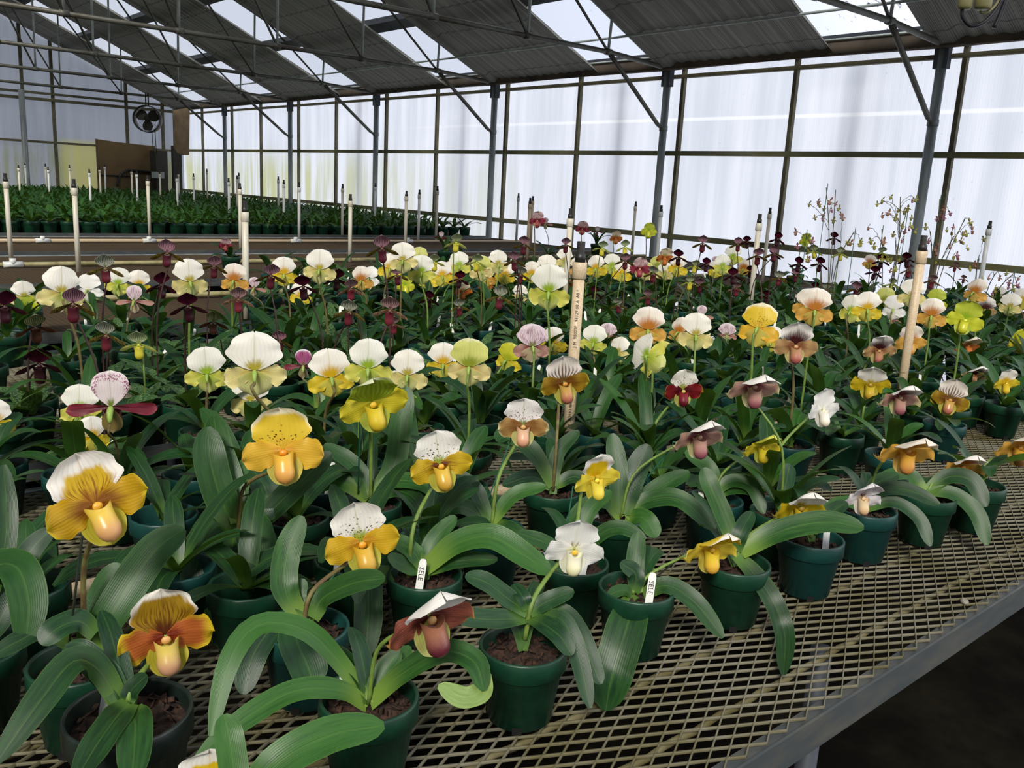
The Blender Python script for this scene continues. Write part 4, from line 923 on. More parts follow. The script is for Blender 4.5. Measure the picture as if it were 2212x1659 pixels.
# (u, v, span px, scheme, form, yaw, nod, roll, label, options)
FL = [
 # ---- front bench, seen from the front
 (205, 1088, 205, 'F1', 'c', 12, -18, 14, 'large white and golden brown slipper orchid, biggest bloom at far left', dict(pot=(170, 1428), id='P1', stake=1)),
 (357, 1372, 188, 'F2', 'c', 4, -8, 3, 'yellow and rust slipper orchid in the black pot, lower left', dict(pot=(278, 1548), id='P2', black=1, stake=1, tag=2)),
 (612, 972, 165, 'F3', 'c', -4, -10, 6, 'golden yellow slipper orchid with speckled hood above broad glossy leaves', dict(pot=(520, 1165), id='P3')),
 (803, 868, 146, 'F4', 'c', 14, 0, 10, 'yellow slipper orchid with lime hood and deep pouch, centre left', dict(hood=34, pot=(800, 1085), id='P4', stake=1)),
 (950, 1003, 132, 'F5', 'c', 14, -10, 8, 'yellow slipper orchid with dark speckled white hood before the tall printed standpipe', dict(pot=(918, 1240), id='P5', tag=1, tagpx=(903, 1252))),
 (780, 1170, 158, 'F6', 'c', 10, -10, 10, 'yellow slipper orchid with wavy speckled hood on a green wire stake', dict(pot=(660, 1352), id='P6', stake=1, blue=1)),
 (925, 1328, 204, 'F7', 'h', 28, -2, 8, 'slipper orchid with broad white hood over rosy brown petals, nearest the camera', dict(hood=34, pot=(797, 1502), id='P7', tag=2)),
 (1240, 1185, 128, 'F8', 'c', 14, 6, -4, 'ivory white slipper orchid with pale yellow pouch, front row', dict(pot=(1130, 1392), id='P8')),
 (1285, 1032, 108, 'F9', 'c', 36, 4, 2, 'lemon slipper orchid right of the foot of the tall printed standpipe', dict(hood=8, pot=(1238, 1212), id='P9', stake=1)),
 (1130, 918, 106, 'F10', 'c', 4, -2, 0, 'peach pouched slipper orchid with purple flecked hood left of the printed standpipe', dict(pot=(1062, 1140), id='P10', stake=1)),
 (1218, 825, 106, 'F11', 'c', 18, 2, 8, 'olive brown slipper orchid overlapping the middle of the printed standpipe', dict(pot=(1195, 1058), id='P11')),
 (1475, 842, 82, 'F12', 'c', 20, 2, 0, 'dark red slipper orchid with speckled white hood, right of centre', dict(pot=(1400, 985), id='P12')),
 (1507, 938, 118, 'F13', 'h', 34, 8, 4, 'mauve slipper orchid under a white edged hood, right of centre', dict(hood=33, pot=(1330, 1112), id='P13', stake=1, tag=2)),
 (1533, 1180, 128, 'F14', 'h', 38, 6, -2, 'rich yellow slipper orchid whose lettered tag stands in its green pot', dict(hood=32, pot=(1375, 1268), id='P14', stake=1, tag=1, tagpx=(1402, 1282))),
 (1728, 1092, 116, 'F15', 'h', 30, 4, 0, 'mustard slipper orchid with white hood above the front right pots', dict(hood=32, pot=(1588, 1213), id='P15', stake=1, tag=2)),
 (1862, 1072, 88, 'F16', 'h', 36, 4, 0, 'pale pink and white slipper orchid with buff pouch, front right', dict(hood=24, pot=(1752, 1160), id='P16', tag=3)),
 (1957, 968, 124, 'F17', 'h', 34, 10, 0, 'amber slipper orchid with pale edged hood, front right', dict(hood=38, pot=(1872, 1098), id='P17', blue=1)),
 (2078, 1003, 96, 'AM', 'h', 36, 10, 0, 'amber slipper orchid nodding over the second pot from the right edge', dict(hood=33, pot=(2003, 1068), id='P18')),
 (2200, 962, 100, 'F17', 'h', 36, 8, 0, 'amber slipper orchid cut by the right edge of the picture', dict(hood=32, pot=(2112, 1045))),
 (1645, 962, 86, 'YL', 'h', 36, 4, 0, 'yellow green slipper orchid facing right above the wooden tagged pot', dict(hood=34, pot=(1542, 1078), id='P20', stake=1)),
 (1775, 884, 84, 'WH', 'c', 48, 0, 0, 'pure white slipper orchid in profile, right side', dict(pot=(1652, 1052), tag=1, tagpx=(1690, 1050))),
 (1627, 830, 116, 'F13', 'h', 26, 12, 4, 'rosy slipper orchid with a flat white hood like a roof, right side', dict(hood=40)),
 (1718, 745, 92, 'TN', 'c', 16, 6, 2, 'tan slipper orchid with maroon centred hood, larger and left of two', {}),
 (1898, 755, 70, 'TN', 'c', 26, 10, 0, 'tan slipper orchid with maroon centred hood left of the leaning standpipe', dict(hood=15)),
 (1965, 738, 66, 'AM', 'c', 26, 0, 0, 'amber slipper orchid overlapping the foot of the leaning right standpipe', {}),
 (1880, 828, 80, 'F15', 'c', 8, 4, 0, 'mustard slipper orchid with frilled white hood, right side behind the front row', dict(hood=18)),
 (1942, 855, 92, 'F13', 'h', 36, 10, 0, 'mauve slipper orchid with tilted hood right of the frilled mustard one', dict(hood=33)),
 (2052, 862, 78, 'F11', 'c', 12, -4, -10, 'olive brown slipper orchid with upright streaked hood, far right', {}),
 (2100, 808, 62, 'TN', 'h', 40, 8, 0, 'tan slipper orchid nodding near the right edge', dict(hood=32)),
 (2172, 826, 56, 'WY', 'c', 40, 10, 0, 'white and yellow slipper orchid facing right at the right edge', {}),
 (2090, 745, 56, 'OR', 'h', 38, 8, 0, 'orange petalled slipper orchid near the right edge', dict(hood=30)),
 (2203, 740, 52, 'YL', 'c', 30, 0, 0, 'yellow green slipper orchid cut by the right edge', {}),
 (2085, 690, 74, 'FR', 'c', 6, 0, -10, 'frilled lime yellow slipper orchid near the right edge', {}),
 (85, 785, 95, 'MM', 'm', 0, 14, 0, 'deep maroon slipper orchid low at the far left over a tagged pot', dict(pot=(70, 878), tag=1, tagpx=(67, 892))),
 (455, 1712, 185, 'F9', 'c', 0, -6, 0, 'slipper orchid with white rimmed yellow hood just peeking in at the bottom edge', dict(pot=(500, 1850), id='P0')),
 # ---- blooms turned away, middle of the picture
 (240, 878, 168, 'WV', 'w', 172, -6, 0, 'white slipper orchid with purple rim and maroon petals, facing away at left', dict(pot=(258, 1048))),
 (172, 885, 88, 'WL', 'c', 165, 0, 0, 'white and lime slipper orchid half hidden left of the purple rimmed one', {}),
 (200, 945, 74, 'WY', 'c', 195, 0, 0, 'yellow slipper orchid low behind the purple rimmed one', {}),
 (-12, 912, 80, 'WY', 'c', 175, 0, 0, 'white and yellow slipper orchid cut by the left edge', {}),
 (447, 808, 94, 'WL', 'c', 176, -4, -4, 'white slipper orchid facing away, left of a pair at left centre', {}),
 (550, 800, 132, 'WC', 'c', 178, -4, 0, 'largest white slipper orchid facing away, right of a pair at left centre', {}),
 (541, 866, 92, 'WC', 'c', 172, 0, 0, 'white slipper orchid tucked under the largest white pair', {}),
 (655, 790, 76, 'PV', 'w', 178, 0, 0, 'slipper orchid with purple and white hood beside the largest white pair', {}),
 (715, 815, 100, 'WY', 'c', 186, 0, -6, 'white slipper orchid with yellow petals left of the lime hooded one', {}),
 (795, 795, 102, 'WL', 'c', 178, -4, 0, 'white slipper orchid with lime heart right above the lime hooded one', {}),
 (880, 810, 88, 'WC', 'c', 176, 0, 0, 'white slipper orchid facing away, third right of the largest white pair', {}),
 (855, 838, 60, 'AM', 'c', 190, 0, 0, 'small amber slipper orchid between two white ones, centre left', {}),
 (957, 786, 74, 'WY', 'c', 180, 0, 0, 'white slipper orchid with yellow heart touching the cream lime one', {}),
 (1013, 792, 98, 'CL', 'c', 176, -4, 0, 'large cream and lime slipper orchid facing away, centre', {}),
 (1095, 778, 62, 'YL', 'c', 150, 0, 10, 'yellow green slipper orchid right of the large cream lime one', {}),
 (1150, 748, 78, 'MV', 'c', 190, 0, 0, 'mauve veined white slipper orchid left of the tall printed standpipe', {}),
 (1195, 742, 58, 'WY', 'c', 172, 0, -6, 'white and yellow slipper orchid touching the printed standpipe from the left', {}),
 (1185, 630, 94, 'WL', 'c', 178, -8, 0, 'tall white slipper orchid with lime heart left of the printed standpipe top', dict(stemto=1)),
 (1282, 740, 62, 'WL', 'c', 176, 0, 4, 'white and lime slipper orchid touching the printed standpipe from the right', {}),
 (1312, 725, 44, 'MV', 'c', 170, 0, 0, 'small mauve white slipper orchid right of the printed standpipe', {}),
 (1335, 760, 54, 'WC', 'c', 150, 6, 0, 'pale cream slipper orchid low right of the printed standpipe', {}),
 (1400, 770, 92, 'WL', 'c', 140, 10, -68, 'white slipper orchid tipped sideways on an arching stem, right of centre', {}),
 (1400, 712, 80, 'AM', 'c', 180, 0, 0, 'amber slipper orchid with white and lime hood above the tipped one', {}),
 (1466, 718, 56, 'AM', 'c', 150, 10, 0, 'tan frilled slipper orchid left of a cream pair, right of centre', {}),
 (1503, 724, 78, 'WC', 'c', 182, 0, 0, 'white and cream slipper orchid facing away beside a tall bud, right of centre', {}),
 (1515, 682, 48, 'MV', 'w', 178, 0, 0, 'mauve white slipper orchid peeping over the cream one, right of centre', {}),
 (1570, 724, 42, 'MV', 'c', 182, 0, 0, 'small mauve slipper orchid alone right of the cream pair', {}),
 (1637, 708, 90, 'F3', 'c', 168, 8, 0, 'golden yellow slipper orchid with raised hood, right middle row', {}),
 (1666, 738, 54, 'WY', 'c', 170, 0, 0, 'white and yellow slipper orchid under the raised golden one', {}),
 (1760, 670, 78, 'AM', 'c', 182, 0, 0, 'amber slipper orchid with white hood, larger of a close pair, right middle row', {}),
 (1742, 660, 60, 'AM', 'c', 172, 0, 0, 'amber slipper orchid half hidden behind the larger of a close amber pair', {}),
 (1838, 672, 58, 'WL', 'c', 160, 0, 0, 'white and lime slipper orchid, left of a yellow pair, right middle row', {}),
 (1874, 668, 62, 'WY', 'c', 185, 0, 0, 'white and yellow slipper orchid on a green stem, right middle row', {}),
 (1912, 648, 44, 'CL', 'c', 180, 0, 0, 'small cream lime slipper orchid left of the leaning standpipe', {}),
 (1930, 668, 50, 'WH', 'c', 170, 0, 0, 'pure white slipper orchid touching the leaning right standpipe', {}),
 (1922, 692, 46, 'MV', 'c', 170, 0, 0, 'mauve slipper orchid below the pure white one by the leaning standpipe', {}),
 (1970, 638, 58, 'WC', 'c', 180, 0, 0, 'white slipper orchid crossing behind the leaning right standpipe', {}),
 (2012, 682, 62, 'AM', 'c', 178, 0, 0, 'amber slipper orchid right of the leaning standpipe', {}),
 (2022, 652, 46, 'FR', 'c', 178, 0, 0, 'lime slipper orchid above the amber one beside the leaning standpipe', {}),
 (2105, 632, 52, 'AM', 'c', 150, 10, 0, 'amber slipper orchid with arched white hood, right edge rear row', {}),
 (2128, 668, 44, 'TN', 'c', 178, 0, 0, 'tan slipper orchid in the rear row near the right edge', {}),
 (2158, 640, 34, 'WC', 'c', 178, 0, 0, 'small white slipper orchid near the right edge, rear row', {}),
 (2182, 662, 46, 'WC', 'c', 178, 0, 0, 'white and cream slipper orchid nearest the right edge, rear row', {}),
 (2207, 650, 44, 'WY', 'c', 178, 0, 0, 'white and yellow slipper orchid cut by the right edge, rear row', {}),
]
def many(sch, form, yaw, nod, pts):
    for (u, v, s) in pts: FL.append((u, v, s, sch, form, yaw+R.uniform(-14, 14), nod+R.uniform(-5, 5), R.uniform(-6, 6), None, {}))
# rear rows
many('MG', 'm', 0, 14, [(228, 578, 72), (230, 722, 80), (755, 672, 68), (1080, 640, 62), (1125, 592, 46), (1336, 658, 42), (992, 662, 46), (1412, 590, 44), (1683, 600, 38), (1686, 598, 30), (1785, 624, 36)])
many('MS', 'm', 0, 14, [(362, 545, 70), (462, 574, 58), (158, 655, 92), (585, 594, 66), (825, 535, 70), (858, 594, 48), (1112, 562, 50), (1133, 528, 48), (1222, 528, 40), (1350, 563, 42), (1518, 525, 44), (1637, 552, 46), (1594, 527, 36), (1511, 614, 40), (1719, 593, 36), (1851, 624, 44), (1673, 547, 40), (605, 735, 58)])
many('MM', 'm', 0, 12, [(348, 614, 66), (406, 660, 78), (10, 660, 84), (655, 618, 66), (1285, 632, 38), (1466, 555, 42), (1526, 571, 36), (1614, 522, 32), (1670, 549, 36), (1583, 595, 42), (1620, 585, 32), (1656, 639, 32), (1680, 516, 36), (1802, 514, 32), (1726, 570, 38), (1772, 570, 38), (1759, 621, 34), (1904, 563, 36), (1960, 560, 40), (1889, 588, 36), (928, 645, 46), (992, 602, 44), (727, 602, 56)])
many('MP', 'm', 0, 16, [(515, 645, 66), (757, 622, 60), (843, 668, 76), (850, 700, 48), (1400, 640, 42), (1962, 583, 36), (2013, 606, 38), (2064, 575, 26), (2082, 602, 22), (1591, 622, 40)])
many('MB', 'm', 0, 14, [(75, 705, 80), (461, 695, 60)])
many('ML', 'm', 0, 16, [(300, 742, 74), (985, 522, 50), (1030, 565, 46), (938, 565, 46), (1301, 535, 40), (1350, 533, 40), (1490, 609, 40), (1501, 574, 36), (1759, 542, 36), (1815, 547, 36), (1904, 545, 34), (1927, 613, 34)])
many('WC', 'c', 178, 0, [(52, 640, 54), (133, 632, 92), (410, 608, 78), (690, 582, 70), (870, 562, 62), (1076, 570, 48), (1181, 578, 46), (1220, 562, 40), (1436, 590, 38), (1122, 640, 40)])
many('WL', 'c', 176, 0, [(255, 614, 58), (910, 588, 60), (992, 574, 50), (1583, 555, 40), (1322, 574, 42), (1561, 575, 42)])
many('WY', 'c', 176, 0, [(300, 618, 56), (613, 592, 60), (842, 580, 54), (955, 596, 52), (1090, 594, 46), (1148, 592, 44), (1287, 580, 46), (1344, 590, 44), (1463, 578, 44), (925, 606, 44), (1545, 584, 36), (650, 640, 50)])
many('AM', 'c', 174, 0, [(505, 606, 60), (780, 606, 50), (976, 594, 48), (1050, 600, 46), (1250, 580, 40), (1879, 568, 30), (1606, 580, 34)])
many('CL', 'c', 178, 0, [(1040, 584, 52), (905, 560, 44), (1395, 590, 38), (1420, 575, 36)])
many('WH', 'c', 165, 0, [(190, 626, 58), (798, 602, 44), (1210, 600, 36)])
many('MV', 'w', 178, 0, [(290, 650, 72), (548, 622, 50), (1545, 570, 36), (1178, 484, 30)])
many('RD', 'c', 20, 10, [(1382, 580, 44), (487, 530, 30), (1160, 476, 36), (1258, 494, 30), (1418, 608, 34)])
many('OR', 'c', 20, 10, [(1000, 630, 40), (1330, 514, 30), (1225, 610, 36), (1436, 556, 40), (1050, 615, 40)])
many('FR', 'c', 20, 0, [(1401, 500, 34), (875, 618, 40), (60, 660, 40), (1740, 520, 30)])
many('WV', 'w', 0, 6, [(953, 512, 26), (1290, 500, 24)])

NAMEORD = ordn
# ------------------------------------------------------------------ lay the plants out
PLANTS = []
for i, f in enumerate(FL):
    u, v, S, sch, form, yaw, nod, roll, lab, op = f
    nom = {'c': .099, 'h': .099, 'w': .105, 'm': .082}[form]
    d = nom*F/S
    lo, hi = {'c': (.17, .40), 'h': (.17, .40), 'w': (.2, .42), 'm': (.2, .50)}[form]
    if v < 560: hi = .56
    if 'pot' in op:
        pp = atz(op['pot'][0], op['pot'][1], .78+PH if op['pot'][1] > 1050 or op['pot'][0] > 1000 else zb(1.9)+PH); 
        pot = Vector((pp.x, pp.y, zb(pp.y)))
        dd = depth(pp+Vector((0, 0, .1)))
        d = min(max(d, dd-.10), dd+.06)
        p = at(u, v, d)
    else:
        for it in range(30):
            p = at(u, v, d); h = p.z-zb(p.y)
            if h < lo: d *= .985
            elif h > hi: d *= 1.015
            else: break
        off = Vector((R.uniform(-.03, .03), R.uniform(-.03, .03), 0))
        fwd = (p-EYE); fwd.z = 0; fwd.normalize()
        off += fwd*(.035 if abs(yaw) < 90 else -.03)
        pot = Vector((p.x+off.x, p.y+off.y, 0))
    pot.x = min(pot.x, 6.35)
    PLANTS.append(dict(i=i, p=p, d=d, span=S*d/F, sch=sch, form=form, yaw=yaw, nod=nod, roll=roll, lab=lab, op=op, pot=pot, fixed='pot' in op, u=u, v=v))
# fill plants without blooms
FILL = []
def vlim(u): return 700 if u < 330 else 668 if u < 500 else 592 if u < 560 else 532 if u < 1050 else 505 if u < 1500 else 560
gx = 0
for a in range(36):
    for b in range(22):
        x = -.1+a*.185+R.uniform(-.04, .04); y = .72+b*.185+R.uniform(-.04, .04)
        if y > 4.55: continue
        q = Vector((x, y, zb(y)+PH+.11)); d = depth(q)
        if d < .5: continue
        u = W/2+F*(q-EYE).dot(_r)/d; v = H/2-F*(q-EYE).dot(_u)/d
        if u < -120 or u > W+150 or v > H+40: continue
        if v < vlim(u): continue
        if y < .98 and x > .35: continue
        if y < 1.0 and x < .35: continue
        q2 = q.copy(); q2.z = zb(y); d2 = depth(q2); u2 = W/2+F*(q2-EYE).dot(_r)/d2; v2 = H/2-F*(q2-EYE).dot(_u)/d2
        if u2 < 620 and 880 < v2 < 1085: continue
        if x > 6.3: continue
        FILL.append(dict(pot=Vector((x, y, 0)), fixed=False))
for (u, v) in ((20, 790), (95, 775), (150, 850), (205, 800), (262, 775), (300, 905), (330, 820), (395, 800), (420, 900), (470, 870), (600, 840), (640, 900), (60, 740), (180, 745), (360, 748)):
    q = atz(u, v, .80); FILL.append(dict(pot=Vector((q.x, q.y, 0)), fixed=False, keep=1))
ALLP = PLANTS+[f for f in FILL if all((f['pot'].xy-p['pot'].xy).length > .10 for p in PLANTS)]
FILL = sorted(ALLP[len(PLANTS):], key=lambda f: f['pot'].length)[:285]; ALLP = PLANTS+FILL
for it in range(90):
    for a in range(len(ALLP)):
        A_ = ALLP[a]['pot']
        for b in range(a+1, len(ALLP)):
            B_ = ALLP[b]['pot']; dx = A_.x-B_.x; dy = A_.y-B_.y
            if abs(dx) > .126 or abs(dy) > .126: continue
            l = math.hypot(dx, dy)
            if l < .126:
                if l < 1e-4: dx, dy, l = .01, .01, .014
                k = (.127-l)/l
                fa_, fb_ = ALLP[a]['fixed'], ALLP[b]['fixed']
                wa, wb = (0, 0) if fa_ and fb_ else (0, 1) if fa_ else (1, 0) if fb_ else (.5, .5)
                A_.x += dx*k*wa; A_.y += dy*k*wa; B_.x -= dx*k*wb; B_.y -= dy*k*wb
for P_ in ALLP:
    q = P_['pot']; q.x = min(q.x, 6.4)
    if not P_['fixed']:
        for yb in (2.02, 3.46, 4.63):              # keep pots off the bench joints
            if abs(q.y-yb) < .075: q.y = yb+(.078 if q.y > yb else -.078)
        q.y = max(q.y, .6)
        # stand clear of the standpipe and its pipe
    q.z = zb(q.y)+.001

# labels for the rear rows: look, row, and count from the left
from collections import defaultdict
grp = defaultdict(list)
def band(v): return 'rear rows' if v < 600 else 'middle rows' if v < 690 else 'front rows'
for P_ in PLANTS:
    if P_['lab'] is None:
        back = 'facing away ' if abs(P_['yaw']) > 90 else ''
        grp[(P_['sch'], back, band(P_['v']))].append(P_)
for (sch, back, bd), L in grp.items():
    L.sort(key=lambda p: p['u'])
    dsc = SC[sch]['desc']
    for k, P_ in enumerate(L):
        side = 'left' if P_['u'] < 740 else 'centre' if P_['u'] < 1480 else 'right'
        if len(L) == 1: P_['lab'] = '%s %s%s, %s' % (dsc, back, bd, side)
        else: P_['lab'] = '%s, %s%s, %s from left' % (dsc, back, bd, NAMEORD[k])

